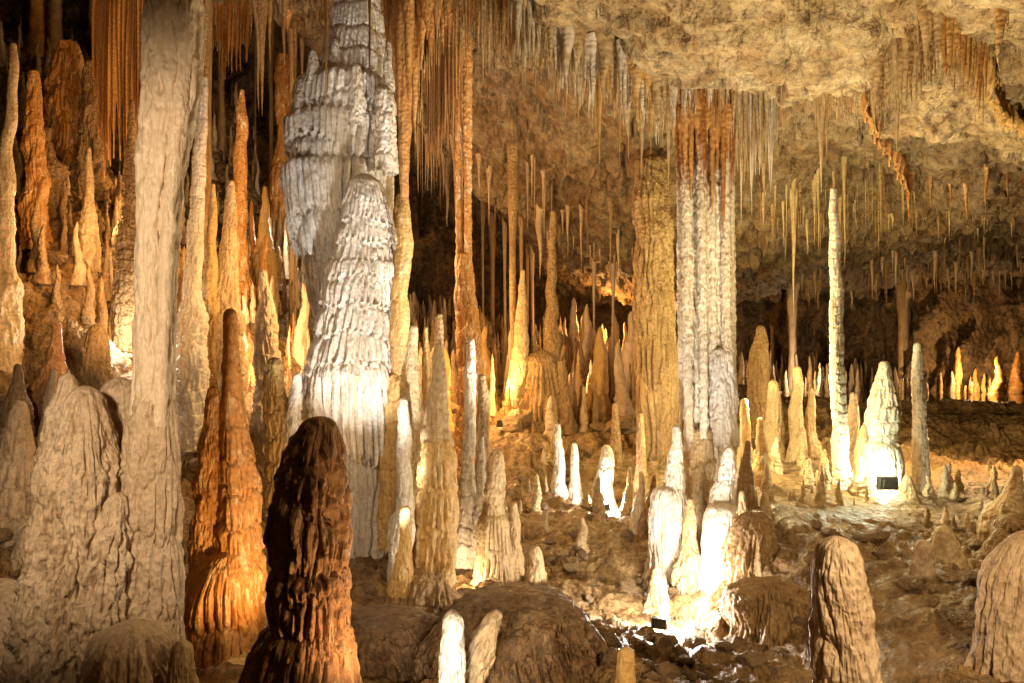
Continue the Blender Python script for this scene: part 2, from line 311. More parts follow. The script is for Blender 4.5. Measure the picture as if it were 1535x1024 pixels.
#SCENE
# ================================================================ great formations
# tall pale column near the left edge
D = 6.5
t = thing('limestone_column', 230, D, 'tall smooth pale beige column rising out of frame at left, folded like cloth', 'column')
part('column_shaft', t, D, [(-430,262,90),(0,261,86),(80,260,92),(150,256,86),(240,243,74),(275,239,66),(285,239,73),(330,238,66),(450,233,62),(600,230,66),(660,226,70)], 'ivory', st='flute', ribs=5, ra=.24, ta=.03, th=1.9, lump=.035, cap=0)
part('rib_fold', t, D-.12, [(-430,280,36),(0,280,36),(60,276,32),(160,268,30),(300,254,22),(560,240,20),(640,240,20)], 'ivory', st='flute', ribs=4, ra=.12, ta=.02, th=.9, lump=.05, cap=.5)
part('flowstone_base', t, D, [(575,232,62),(640,229,74),(700,227,88),(780,224,98),(860,220,104),(940,216,112),(1024,215,140),(1120,215,180)], 'pale', st='drip', ribs=14, ra=.1, ta=.07, th=.62, lump=.06, ragged=.9)
t = thing('stalagmite_mass', 120, 6.3, 'broad knobbly pale stalagmite mass left of the tall beige column', 'stalagmite')
part('main_body', t, 6.3, [(578,126,44),(610,124,68),(660,122,100),(700,122,128),(780,120,138),(860,116,146),(950,113,160),(1024,112,172),(1120,112,190)], 'pale', st='drip', ribs=15, ra=.15, ta=.05, th=1.3, lump=.08, ragged=1.2)
part('side_lobe', t, 6.35, [(560,101,24),(580,100,30),(620,94,46),(680,92,58),(760,90,60)], 'pale', st='drip', ribs=10, ra=.07, ta=.02, th=.9, lump=.06)
part('rear_lobe', t, 6.8, [(565,178,40),(590,178,60),(640,178,74),(740,178,84),(900,178,90)], 'pale', st='drip', ribs=12, ra=.06, ta=.03, th=1, lump=.06)
part('drip_saddle', t, 6.2, [(738,176,26),(770,168,50),(800,160,74),(850,156,80),(900,152,84),(1000,150,90)], 'pale', st='drip', ribs=11, ra=.17, ta=.05, th=.5, lump=.12, ragged=1.2)
mite('rounded low boulder of beige flowstone at foot of the tall beige column', 5.6, [(930,203,80),(955,203,125),(1000,205,155),(1060,207,170)], 'pale', 'flowstone_boulder', 'flowstone', st='drip', ribs=16, ra=.09, ta=.03, th=.7, lump=.1, cap=.8)
mite('small glowing cream stump at bottom, between beige boulder and dark brown stalagmite', 5.4, [(960,272,26),(985,272,38),(1030,270,48),(1100,268,56)], 'cream', st='drip', ribs=9, ra=.08, ta=.04, th=.5)
mite('smooth dim beige mound in the bottom left corner', 7.2, [(868,0,50),(900,2,100),(960,5,150),(1060,5,190)], 'pale', 'flowstone_mound', 'flowstone', st='drip', ribs=20, ra=.04, ta=.02, th=.9)
# orange group
D = 8
t = thing('stalagmite_group', 340, D, 'bright orange tiered stalagmites welded on one draped mound behind dark brown stalagmite', 'stalagmite')
part('tall_spire', t, D, [(462,345,18),(480,345,22),(540,346,27),(600,347,36),(650,349,48),(690,352,62),(780,356,72),(860,356,84),(950,350,100)], 'orange', st='tier', th=.36, ta=.17, ra=.14, ribs=15, lump=.09)
part('short_spire', t, D-.12, [(578,319,16),(600,319,22),(650,314,34),(720,311,42),(800,309,46),(900,306,56)], 'orange', st='tier', th=.42, ta=.1, ra=.12, ribs=11, lump=.08)
part('draped_mound', t, D-.15, [(820,345,50),(840,338,90),(880,332,120),(930,330,134),(985,330,136),(1040,330,150)], 'orange', st='tier', th=.62, ta=.1, ra=.12, ribs=26, lump=.09, cap=.7, gr=1)
mite('low cream flowstone lip under the orange draped mound', 7.7, [(968,350,60),(985,348,110),(1020,345,130),(1070,345,150)], 'honey', 'flowstone_lip', 'flowstone', st='drip', ribs=16, ra=.05, ta=.03, th=.6, cap=.5)
D = 10
t = thing('twin_stalagmite', 425, D, 'white and orange two-horned stalagmite behind the dark brown one', 'stalagmite')
part('left_horn', t, D, [(535,411,22),(550,411,30),(590,412,36),(640,418,48),(700,424,50),(760,424,56)], 'honey', st='tier', th=.3, ta=.16, ra=.14, ribs=12)
part('right_horn', t, D-.05, [(558,446,12),(580,445,18),(620,440,26),(680,434,38)], 'white', st='tier', th=.25, ta=.14, ra=.12, ribs=9)
# dark foreground stalagmite
t = thing('dark_stalagmite', 455, 4.2, 'big dark brown wet stalagmite with flat top standing in the foreground', 'stalagmite')
part('cap', t, 4.2, [(624,478,46),(634,478,56),(662,474,78),(700,469,100),(740,467,118),(765,466,118)], 'brown', st='drip', ribs=17, ra=.06, ta=.02, th=.35, lump=.09, cap=.5)
part('upper_tier', t, 4.2, [(725,468,100),(755,466,126),(790,466,128),(840,463,122),(876,462,114)], 'brown', st='tier', th=.3, ta=.05, ra=.13, ribs=15, lump=.08, cap=.2, ragged=1.6, fringe=.05)
part('middle_tier', t, 4.2, [(846,462,108),(866,463,130),(900,464,130),(950,463,122)], 'brown', st='tier', th=.3, ta=.05, ra=.1, ribs=18, lump=.08, cap=.15, ragged=1, fringe=.03)
part('lower_body', t, 4.2, [(930,460,112),(950,457,146),(1000,452,158),(1060,450,182),(1200,448,220)], 'brown', st='tier', th=.26, ta=.06, ra=.1, ribs=20, lump=.09, cap=.15, ragged=1)
# the great white column
D = 12
t = thing('white_column', 540, D, 'huge white tiered column of stacked drapery skirts left of centre', 'column')
part('upper_shaft', t, D, [(-320,535,40),(-100,535,62),(0,535,76),(60,533,92),(115,528,118),(190,524,130)], 'white', st='tier', th=.42, ta=.12, ra=.11, ribs=30, lump=.025, cap=0, ragged=.3)
for nm, pr, th in (('drapery_skirt', [(112,519,110),(130,516,148),(190,512,158)], .5), ('drapery_skirt', [(172,512,145),(190,511,168),(250,510,164)], .95),
                   ('drapery_skirt', [(243,508,150),(258,506,172),(300,508,168),(362,512,156)], 1.35), ('drapery_skirt', [(350,510,122),(362,512,130),(430,520,118),(500,527,106)], 2.2)):
    part(nm, t, D, pr, 'white', st='tier', th=th, ta=.07, ra=.11, ribs=34, lump=.02, cap=.14, ragged=.25, fringe=.22)
for x, y0, y1, w, dz in ((503, 58, 180, 22, -.5), (452, 118, 185, 22, -.55), (583, 62, 140, 18, -.5), (470, 75, 180, 24, -.6), (575, 128, 260, 42, -.6), (535, 95, 190, 26, -.75)):
    part('spire', t, D+dz, [(y0,x,w*.45),(y0+16,x,w*.75),((y0+y1)/2,x,w),(y1,x,w*1.1)], 'white', st='tier', th=.36, ta=.14, ra=.12, ribs=9, cap=1)
part('column_foot', t, D-.1, [(470,540,90),(560,548,100),(700,552,96),(760,553,90),(810,553,96),(860,553,110)], 'white', st='tier', th=1.7, ta=.04, ra=.14, ribs=24, cap=0, lump=.04, ragged=.25, fringe=.1, gr=1)
part('ochre_flank', t, D-.3, [(288,604,16),(310,603,26),(360,600,34),(440,594,34),(520,588,30)], 'honey', st='tier', th=.8, ta=.06, ra=.12, ribs=11, cap=1)
D = 10.8
t = thing('bulbous_stalagmite', 540, D, 'fat round-topped white stalagmite leaning against the huge white column', 'stalagmite')
part('domed_head', t, D, [(260,546,30),(272,547,52),(300,550,74),(345,549,94),(400,545,112),(430,543,118)], 'white', st='tier', th=.3, ta=.05, ra=.13, ribs=24, lump=.05, cap=.9, ragged=.7)
part('ribbed_body', t, D, [(388,545,100),(402,544,114),(450,540,126),(500,536,134),(560,530,146)], 'white', st='tier', th=.42, ta=.06, ra=.15, ribs=28, lump=.05, cap=.12, ragged=.6)
part('drapery_skirt', t, D, [(535,532,134),(555,530,148),(600,527,150),(640,530,146),(664,534,140)], 'white', st='tier', th=1.4, ta=.03, ra=.16, ribs=28, lump=.04, cap=.12, ragged=.2, fringe=.2)
part('lower_skirt', t, D+.15, [(650,548,88),(664,549,100),(720,549,90),(780,549,76),(830,549,84)], 'white', st='tier', th=2.2, ta=.02, ra=.15, ribs=20, lump=.05, cap=.2, ragged=.3, gr=1)
# rear fluted brown column
D = 14
t = thing('fluted_column', 978, D, 'thick grey-brown fluted column with rounded shoulder behind rust-topped column', 'column')
part('upper_shaft', t, D, [(232,978,46),(262,978,58),(340,979,62),(515,982,66)], 'tan', st='flute', ribs=14, ra=.15, ta=.08, th=.9, cap=.5, lump=.06)
part('lower_shaft', t, D, [(500,982,56),(522,984,74),(600,986,70),(660,988,64),(730,990,76)], 'tan', st='tier', th=1.5, ta=.05, ra=.12, ribs=16, cap=.2, gr=1)
# rust-topped column
D = 10
t = thing('rust_topped_column', 1058, D, 'tall glittering white column with rust-brown streaked top right of centre', 'column')
for x, w, dz, e in ((1020,15,.05,690), (1029,19,-.12,730), (1041,22,.0,700), (1051,16,-.2,745), (1059,11,.02,700), (1067,12,-.1,720), (1077,22,-.02,600), (1087,17,-.17,640), (1096,11,.04,620)):
    part('drapery_rib', t, D+dz, [(126+abs(x-1057)**1.5*.13,x-(x-1057)*.12,w*1.1),(165,x,w*1.15),(210,x,w),(330,x+1,w*.88),(450,x+2,w*.95),(560,x+3,w*.85),(e,x+5,w*.9)], 'streak', st='flute', ribs=4, ra=.08, ta=.02, th=.8, bump=.09, cap=.8, lump=.07, res=1.4)
part('core', t, D+.15, [(60,1055,56),(200,1056,64),(400,1058,62),(640,1062,56),(700,1062,50)], 'streak', st='flute', ribs=12, ra=.1, ta=0, cap=0)
part('tiered_foot', t, D-.1, [(520,1082,36),(560,1082,44),(600,1084,46),(650,1086,46),(668,1086,42)], 'white', st='tier', th=.44, ta=.13, ra=.1, ribs=12, cap=.3)
part('gnarled_base', t, D-.1, [(640,1050,40),(690,1046,52),(740,1048,58),(800,1052,64),(860,1054,80),(930,1050,110)], 'cream', st='drip', th=.3, ta=.14, ra=.16, ribs=12, lump=.14, cap=.4, gr=1)
for x, w, ty in ((1020, 15, 232), (1027, 16, 268), (1036, 13, 300), (1045, 17, 236), (1052, 14, 262), (1060, 16, 216), (1068, 15, 318), (1076, 16, 255), (1084, 14, 350), (1091, 16, 242)):
    part('rust_drape', t, D-.22, [(ty, x, 2), (ty-35, x, 6), (190, x, w*.7), (160, x, w), (128+abs(x-1057)**1.5*.12, x-(x-1057)*.1, w)][::-1], 'rust', st='flute', ribs=5, ra=.16, ta=0, cap=.8)
# draped flowstone bank by the pit lamp
t = thing('draped_flowstone', 1000, 9.4, 'dazzling white draped flowstone bulge with spire, left foot of rust-topped column', 'flowstone')
part('spire', t, 9.4, [(636,1014,10),(660,1014,18),(700,1012,28),(750,1010,40)], 'white', st='tier', th=.3, ta=.13, ra=.12, ribs=9)
part('drapery_skirt', t, 9.4, [(726,1000,36),(742,1000,54),(780,998,60),(826,998,58),(850,1000,64)], 'white', st='tier', th=1.1, ta=.04, ra=.16, ribs=16, cap=.5, gr=1)
t = thing('ribbed_stalagmite', 1088, 8.9, 'brightly lit white tapering stalagmite in front of rust-topped column foot', 'stalagmite')
part('upper_cone', t, 8.9, [(668,1094,10),(690,1093,22),(730,1088,36),(770,1084,48)], 'white', st='tier', th=.2, ta=.12, ra=.12, ribs=12)
part('glowing_foot', t, 8.8, [(752,1086,44),(780,1082,56),(840,1080,60),(890,1076,68),(950,1074,90)], 'white', st='drip', th=.5, ta=.07, ra=.1, ribs=13, cap=.5, gr=1)
mite('grey tapering stalagmite just right of the white one by rust-topped column', 9.3, [(660,1121,8),(700,1120,20),(760,1118,34),(800,1118,44)], 'tan', st='drip', th=.3, ta=.05, ra=.1, ribs=10)
mite('melted tan flowstone with hanging fringe right of dazzling pit', 8.2, [(765,1135,40),(790,1132,76),(830,1126,92),(880,1122,96)], 'tan', 'flowstone_bank', 'flowstone', st='drip', th=.4, ta=.1, ra=.13, ribs=17, lump=.14, cap=.6, ragged=1.4)
mite('brown draped rock bank at bottom right of centre, fringed with drips', 7.1, [(866,1165,70),(885,1168,120),(920,1172,150),(1000,1170,170)], 'tan', 'flowstone_bank', 'flowstone', st='drip', th=.4, ta=.07, ra=.06, ribs=34, lump=.2, cap=.6, ragged=1.6)
for lb, a, b, w, y1, D in (('knobbly white-lit stub between dazzling bulge and rust-topped column', 1034, 745, 26, 850, 9.1), ('gleaming lump at the left rim of the white pit', 984, 850, 24, 905, 8.6), ('thin creamy cone on brown bank, first right of the pit light', 1112, 735, 18, 800, 8.7),
        ('short creamy cone on brown bank, second right of the pit light', 1146, 738, 20, 790, 9.2), ('amber-edged spike at lower rim of the pit', 995, 895, 16, 950, 7.9), ('small bell-shaped stalagmite in front of ribbed white one', 1108, 840, 26, 905, 8.3), ('little hood-shaped white stalagmite on brown bank', 1158, 835, 28, 890, 8.0)):
    mite(lb, D, [(b, a, w*.4), (b+14, a, w*.7), ((b+y1)/2, a, w), (y1, a, w*1.5)], 'cream', st='tier', th=.2, ta=.1, ra=.12, ribs=9, lump=.12)
# right hand stalagmites
mite('tallest slender ringed stalagmite like a palm trunk, right side', 11.5, [(281,1249,9),(330,1250,15),(400,1251,19),(500,1254,22),(600,1257,24),(700,1261,27),(735,1264,34),(750,1270,48)], 'white', st='ring', th=.15, ta=.2, ra=.07, ribs=7, lump=.05)
D = 12
t = thing('glowing_stalagmite', 1324, D, 'white cone-shaped stalagmite on a glowing bulb, floodlight at its foot', 'stalagmite')
part('cone', t, D, [(541,1326,15),(556,1326,22),(600,1325,44),(640,1323,52),(665,1322,46)], 'white', st='tier', th=.22, ta=.1, ra=.09, ribs=13, cap=.7)
part('bulb', t, D-.02, [(656,1321,36),(668,1321,58),(700,1322,68),(735,1322,62),(765,1322,70)], 'white', st='tier', th=1.4, ta=.03, ra=.07, ribs=14, cap=.6, gr=1)
part('side_spur', t, D+.05, [(636,1296,8),(660,1293,18),(700,1290,20),(750,1286,28)], 'cream', st='drip', th=.4, ta=.04, ra=.08, ribs=7)
mite('slim ringed stalagmite right of the cone-shaped glowing one', 12.3, [(513,1376,12),(540,1376,17),(600,1377,20),(680,1379,24),(738,1381,32)], 'white', st='ring', th=.16, ta=.16, ra=.07, ribs=7)
mite('large pale knobbly stalagmite in right foreground, cut by bottom edge', 4.3, [(804,1254,40),(815,1255,58),(850,1256,76),(900,1260,82),(950,1266,90),(1024,1270,96),(1250,1275,110)], 'pale', st='drip', th=.5, ta=.07, ra=.11, ribs=13, lump=.09, cap=.7, ragged=1.6)
mite('smooth pale stalagmite leaning in at the right frame edge, bottom', 5, [(795,1548,40),(820,1540,66),(860,1528,100),(920,1518,118),(980,1520,126),(1050,1524,140)], 'pale', st='drip', th=1, ta=.04, ra=.1, ribs=17, lump=.09, cap=.7, ragged=1)
mite('stubby beige stalagmite with pitted foot between foreground knobbly one and right edge', 7, [(809,1383,22),(825,1383,30),(860,1382,38),(900,1384,42),(925,1387,50)], 'pale', st='drip', th=.35, ta=.07, ra=.08, ribs=9, lump=.09)
mite('pale tent-shaped stalagmite with grey patch behind the stubby beige one', 8, [(788,1415,20),(800,1415,30),(830,1418,48),(855,1421,66)], 'cream', st='drip', th=.5, ta=.04, ra=.06, ribs=9, cap=.8)
mite('small crooked stalagmite leaning right beside the stubby beige one', 6.8, [(876,1346,14),(900,1338,18),(925,1332,26),(950,1326,34)], 'tan', st='drip', th=.3, ta=.06, ra=.08, ribs=7, lump=.12)
mite('little cream stalagmite at right edge on the upper shelf', 9, [(697,1524,14),(715,1523,18),(740,1518,30),(762,1512,44)], 'cream', st='drip', th=.4, ta=.05, ra=.08, ribs=8)
mite('grey stump with folded side on the slope at right edge', 8.2, [(792,1502,18),(805,1500,26),(820,1494,36)], 'tan', st='drip', th=.3, ta=.08, ra=.1, ribs=8)
mite('rounded shaded lump right of the upper shelf edge', 8.4, [(770,1518,34),(785,1518,50),(805,1518,60)], 'tan', st='drip', th=.4, ta=.06, ra=.1, ribs=9, cap=.8)
# front bright and amber ones
mite('brilliant white lit stalagmite at bottom centre, edges honey coloured', 4.6, [(914,677,22),(928,677,32),(970,677,37),(1024,678,42),(1150,680,50)], 'white', st='ring', th=.12, ta=.03, ra=.03, ribs=8, cap=1.3)
mite('white streaked rib slanting across the brown foreground mound', 5.0, [(914,744,22),(935,737,36),(970,722,44),(1010,704,50),(1060,690,56)], 'cream', 'leaning_flowstone', 'flowstone', st='drip', th=.3, ta=.06, ra=.14, ribs=11, lump=.1)
mite('small smooth amber stalagmite at bottom, right of foreground mound', 4.7, [(970,940,22),(985,939,28),(1024,936,32),(1090,935,42)], 'honey', st='drip', th=.8, ta=.02, ra=.03, ribs=6, cap=1)
mite('wide domed brown flowstone mound in the bottom centre foreground', 6.2, [(884,765,70),(894,772,170),(912,768,240),(945,768,310),(1000,780,350),(1090,790,400)], 'mound', 'flowstone_mound', 'flowstone', st='drip', th=.14, ta=.012, ra=.05, ribs=70, lump=.17, cap=.3, res=2.0, ragged=1.2)
mite('low brown shoulder of flowstone between dark stalagmite and foreground mound', 6.4, [(918,590,80),(930,590,150),(960,600,210),(1030,610,250)], 'mound', 'flowstone_mound', 'flowstone', st='drip', th=.16, ta=.02, ra=.06, ribs=44, lump=.17, cap=.3, ragged=1.2)
# middle cluster
D = 8.4
t = thing('central_stalagmite', 655, D, 'lumpy golden stalagmite with drip-fringed tiers on rough brown foot, centre', 'stalagmite')
part('spire', t, D, [(514,657,10),(540,657,19),(590,656,30),(640,655,42),(680,655,54)], 'cream', st='tier', th=.22, ta=.1, ra=.09, ribs=11)
part('tiered_body', t, D, [(655,655,48),(690,655,62),(750,655,68),(800,653,66),(850,652,74),(875,652,70)], 'honey', st='tier', th=.46, ta=.12, ra=.16, ribs=17, lump=.1, cap=.3)
part('rough_foot', t, D, [(835,645,66),(862,640,104),(895,636,124),(930,634,150)], 'tan', st='drip', th=.35, ta=.08, ra=.12, ribs=16, lump=.16, cap=.4, gr=1)
part('side_stump', t, D-.25, [(758,609,15),(775,609,19),(820,608,22),(860,604,34),(890,602,44)], 'honey', st='drip', th=.5, ta=.05, ra=.07, ribs=7)
D = 9.3
t = thing('creamy_stalagmite', 745, D, 'creamy yellow wedding-cake stalagmite right of the lumpy golden one', 'stalagmite')
part('upper_tiers', t, D, [(673,744,18),(690,744,26),(730,742,34),(768,742,38),(785,742,36)], 'cream', st='tier', th=.2, ta=.13, ra=.1, ribs=11)
part('wide_foot', t, D, [(765,743,46),(785,743,62),(830,745,72),(868,746,84),(890,746,90)], 'cream', st='tier', th=.42, ta=.1, ra=.13, ribs=20, cap=.4, gr=1)
part('side_nipple', t, D-.1, [(753,770,10),(775,770,16),(810,771,22),(860,773,32)], 'cream', st='tier', th=.18, ta=.1, ra=.08, ribs=8)
L_ = lambda *a, **k: mite(*a, **k)
L_('string-of-beads white stalagmite between the lumpy golden and creamy ones', 9.7, [(506,706,12),(540,706,17),(620,704,19),(700,702,22),(785,700,28)], 'white', st='ring', th=.2, ta=.15, ra=.03, ribs=6)
L_('pale yellow tapering stalagmite just right of the fat white one', 10.2, [(487,620,12),(520,620,18),(600,620,28),(680,620,38),(760,618,46)], 'cream', st='tier', th=.28, ta=.09, ra=.08, ribs=10)
L_('small smooth white stalagmite touching the fat white one at lower right', 9.8, [(596,604,13),(630,605,20),(700,606,24),(770,606,30)], 'white', st='tier', th=.4, ta=.05, ra=.06, ribs=8)
L_('grey beaded spike behind the lumpy golden stalagmite', 11, [(470,659,8),(500,659,13),(560,660,18),(640,660,26),(760,660,34)], 'tan', st='ring', th=.15, ta=.12, ra=.07, ribs=7)
L_('thin knotted spike leaning between pale yellow and golden stalagmites', 10.9, [(490,638,7),(530,639,12),(600,640,18),(700,640,24)], 'honey', st='ring', th=.2, ta=.12, ra=.1, ribs=7)
L_('dim greenish grey spike close behind the string-of-beads one', 10.4, [(560,722,12),(600,723,20),(680,724,26),(770,725,34)], 'tan', st='tier', th=.3, ta=.08, ra=.1, ribs=8)
L_('little white cup-ringed spike at left of creamy wedding-cake stalagmite', 9.6, [(654,722,7),(680,722,11),(720,722,15),(770,722,18)], 'white', st='ring', th=.14, ta=.14, ra=.05, ribs=6)
L_('small cream egg-shaped stalagmite on the bank right of creamy one', 9.2, [(818,803,13),(830,803,20),(850,804,22)], 'cream', st='drip', th=.3, ta=.03, ra=.05, ribs=6)
L_('bright spike, left one of the pair beyond the stream bed', 12.6, [(635,836,9),(660,836,14),(700,838,18),(728,838,20)], 'white', st='ring', th=.16, ta=.1, ra=.06, ribs=7)
L_('bright spike, right one of the pair beyond the stream bed', 12.6, [(664,861,9),(690,861,14),(735,862,18)], 'white', st='ring', th=.16, ta=.1, ra=.06, ribs=7)
L_('dazzling white stalagmite directly above the small lamp past the stream bed', 12.2, [(667,909,14),(690,909,24),(730,908,32),(772,908,38)], 'white', st='tier', th=.25, ta=.08, ra=.08, ribs=9)
L_('brown spike behind the dazzling white stalagmite', 13.6, [(604,922,8),(640,922,14),(700,924,22),(740,925,26)], 'tan', st='tier', th=.4, ta=.07, ra=.09, ribs=8)
L_('dim grey spike beside the fluted brown column foot', 12.6, [(619,960,8),(650,960,13),(700,961,18),(740,962,24)], 'tan', st='drip', th=.3, ta=.05, ra=.08, ribs=7)
L_('thin sharp spike on the rim right of the small lamp', 11.6, [(700,944,5),(730,943,11),(770,938,24),(800,932,46)], 'cream', st='drip', th=.3, ta=.05, ra=.08, ribs=7)
L_('greenish gnarled stalagmite left of the dazzling draped bulge', 10.6, [(706,962,8),(740,961,16),(780,959,26),(810,958,34)], 'cream', st='drip', th=.2, ta=.1, ra=.14, ribs=8, lump=.12)
L_('slim dark spike between greenish stalagmite and draped bulge', 10.4, [(712,981,6),(740,978,13),(780,974,22)], 'tan', st='drip', th=.3, ta=.05, ra=.1, ribs=7)
L_('yellow lit spike right of rust-topped column, left of its pair', 11.6, [(597,1116,10),(630,1116,16),(680,1117,22),(715,1118,26)], 'honey', st='ring', th=.2, ta=.07, ra=.06, ribs=7)
L_('yellow lit spike right of rust-topped column, right of its pair', 11.3, [(626,1140,10),(660,1141,16),(700,1142,22)], 'honey', st='ring', th=.2, ta=.07, ra=.06, ribs=7)
L_('pointed mossy green stalagmite in shade right of rust-topped column', 16, [(487,1140,12),(530,1140,30),(600,1140,44),(680,1142,54)], 'tan', st='drip', th=.8, ta=.05, ra=.08, ribs=12)
L_('smooth dim yellow stalagmite, leftmost of three behind the shelf', 14, [(569,1159,14),(600,1159,24),(650,1158,32),(695,1157,40)], 'cream', st='drip', th=.7, ta=.04, ra=.09, ribs=9)
L_('tall pitted dim yellow stalagmite, middle of three behind the shelf', 13.8, [(548,1195,12),(580,1195,17),(640,1195,22),(695,1195,32)], 'cream', st='drip', th=.5, ta=.05, ra=.08, ribs=8)
L_('knobbly dim yellow stalagmite, rightmost of three behind the shelf', 14, [(580,1215,8),(620,1215,16),(690,1216,28)], 'cream', st='drip', th=.3, ta=.1, ra=.1, ribs=8, lump=.12)
L_('dim grey stalagmite just right of the palm-trunk one', 13, [(588,1279,10),(620,1279,17),(660,1279,18),(720,1280,22)], 'pale', st='drip', th=.3, ta=.1, ra=.08, ribs=7)
L_('egg-like small stalagmite in front of glowing bulb, right side', 11.2, [(712,1360,8),(725,1360,20),(745,1360,28)], 'cream', st='drip', th=.3, ta=.03, ra=.04, ribs=6)
# lumpy clump mid distance
D = 16.5
t = thing('stalagmite_clump', 812, D, 'broad grey-brown lumpy clump under slender column beyond stream bed', 'stalagmite')
part('dome', t, D, [(524,812,40),(540,812,62),(590,815,78),(640,816,88),(690,816,96)], 'tan', st='tier', th=.7, ta=.06, ra=.13, ribs=20, cap=.7)
part('left_spike', t, D-.1, [(404,784,7),(450,783,15),(510,782,24),(570,778,36),(640,775,50)], 'cream', st='ring', th=.28, ta=.12, ra=.1, ribs=9)
part('slender_column', t, D+.1, [(318,829,10),(380,827,13),(450,827,19),(540,826,30)], 'tan', st='flute', ribs=6, ra=.12, ta=.05, th=1, cap=0)
part('right_spike', t, D-.3, [(540,840,12),(600,846,22),(650,850,30)], 'tan', st='drip', th=.5, ta=.06, ra=.1, ribs=8)
# golden thin column
D = 13
t = thing('golden_column', 696, D, 'thin golden double-pipe column hanging to glowing gold base, centre', 'column')
part('left_pipe', t, D, [(60,690,12),(110,687,10),(300,687,9),(430,688,10),(520,690,14)], 'orange', st='flute', ribs=5, ra=.1, ta=.08, th=.12, cap=0)
part('right_pipe', t, D-.05, [(60,700,18),(110,701,16),(300,701,13),(430,702,14),(520,704,18)], 'orange', st='flute', ribs=6, ra=.12, ta=.08, th=.1, cap=0)
part('gold_base', t, D, [(378,696,24),(400,694,30),(450,698,38),(520,704,42),(620,706,46),(700,706,54)], 'orange', st='tier', th=.35, ta=.12, ra=.13, ribs=12, cap=.4)
# left background
L_('tall grey-white ringed stalagmite right of the beige column', 13, [(113,306,10),(135,305,14),(200,300,20),(300,295,22),(400,291,26),(462,288,30)], 'white', st='ring', th=.2, ta=.1, ra=.1, ribs=8)
L_('amber-footed stalagmite second right of the beige column', 14, [(270,347,8),(300,346,18),(360,344,26),(420,340,36),(462,338,50)], 'cream', st='tier', th=.4, ta=.1, ra=.12, ribs=10)
L_('short spike between the ringed and amber-footed stalagmites', 13.8, [(275,320,5),(330,319,14),(400,317,20),(450,316,26)], 'honey', st='ring', th=.22, ta=.1, ra=.1, ribs=8)
L_('thin dark orange stalagmite standing high behind amber-footed one', 17, [(134,363,6),(170,362,18),(260,360,20),(360,358,26),(420,358,30)], 'orange', st='drip', th=1, ta=.05, ra=.09, ribs=8)
L_('grey warty cone left of the huge white column', 13.5, [(404,394,12),(430,394,17),(480,398,32),(540,402,42),(620,404,50)], 'pale', st='drip', th=.35, ta=.09, ra=.14, ribs=11, lump=.1)
L_('small spire above grey warty cone near white column', 20, [(279,397,6),(320,397,14),(370,397,22)], 'honey', st='drip', th=.6, ta=.06, ra=.1, ribs=8)
L_('orange-brown column standing far behind, left of white column', 24, [(84,425,22),(120,425,28),(190,424,22),(250,424,24)], 'orange', 'cave_column', 'column', st='tier', th=1.2, ta=.1, ra=.1, ribs=10, cap=0)
L_('slim ivory pole-like stalagmite at the far left edge', 12, [(64,20,9),(90,21,13),(180,16,16),(260,8,22),(340,6,28),(420,4,34)], 'cream', st='ring', th=.14, ta=.05, ra=.04, ribs=8)
L_('hooded egg-shaped grey stalagmite on dark ledge, left', 11, [(485,146,18),(500,146,32),(530,146,40),(562,145,40)], 'tan', st='tier', th=.9, ta=.05, ra=.1, ribs=10, cap=1)
L_('dark stump silhouetted on the left ledge', 11.4, [(482,85,14),(500,85,16),(530,84,24),(570,80,40)], 'brown', st='drip', th=.4, ta=.06, ra=.1, ribs=8)
L_('ringed grey stalagmite behind the pale mass, left', 9.4, [(554,80,8),(580,79,16),(630,76,26),(680,75,34)], 'pale', st='ring', th=.16, ta=.08, ra=.06, ribs=7)
L_('small stalagmite with rounded head on dark ledge, far left', 10.5, [(545,27,10),(570,27,18),(600,25,26)], 'tan', st='drip', th=.4, ta=.06, ra=.08, ribs=8)
L_('capped grey-white stalagmite with stacked folds at the left edge', 9, [(600,28,18),(615,28,28),(650,26,42),(690,24,58),(730,20,74)], 'pale', st='tier', th=.35, ta=.12, ra=.14, ribs=10)
L_('low dim stump right of the stacked-fold stalagmite, left edge', 8.6, [(788,40,14),(810,38,24),(840,34,34),(870,30,44)], 'pale', st='drip', th=.4, ta=.06, ra=.1, ribs=8)
L_('narrow spike on the ledge above left slope', 16, [(220,134,5),(250,133,11),(300,133,15),(330,133,20)], 'cream', st='ring', th=.18, ta=.08, ra=.05, ribs=7)
L_('dark ringed spike hugging left side of beige column', 14, [(150,198,6),(200,197,14),(280,194,22),(330,192,26)], 'tan', st='ring', th=.2, ta=.08, ra=.08, ribs=7)
for x, y0, y1, w, D, st, mt, lb in ((102, 60, 245, 60, 19, 'tier', 'orange', 'wide tiered brown column with fringed ledges, upper left'), (52, 105, 350, 34, 16, 'tier', 'orange', 'amber-lit stacked column next to the ivory pole'),
        (135, 90, 250, 34, 18.5, 'tier', 'tan', 'brown fluted column right of the wide tiered one, upper left'), (70, 190, 240, 26, 17, 'drip', 'tan', 'knobbly grey spire in front of wide tiered brown column')):
    L_(lb, D, [(y0,x,w*.5),(y0+30,x,w*.7),((y0+y1)/2,x+1,w),(y1,x,w*1.15)], mt, 'cave_column', 'column', st=st, th=.9, ta=.16, ra=.14, ribs=14, lump=.12, cap=.5)
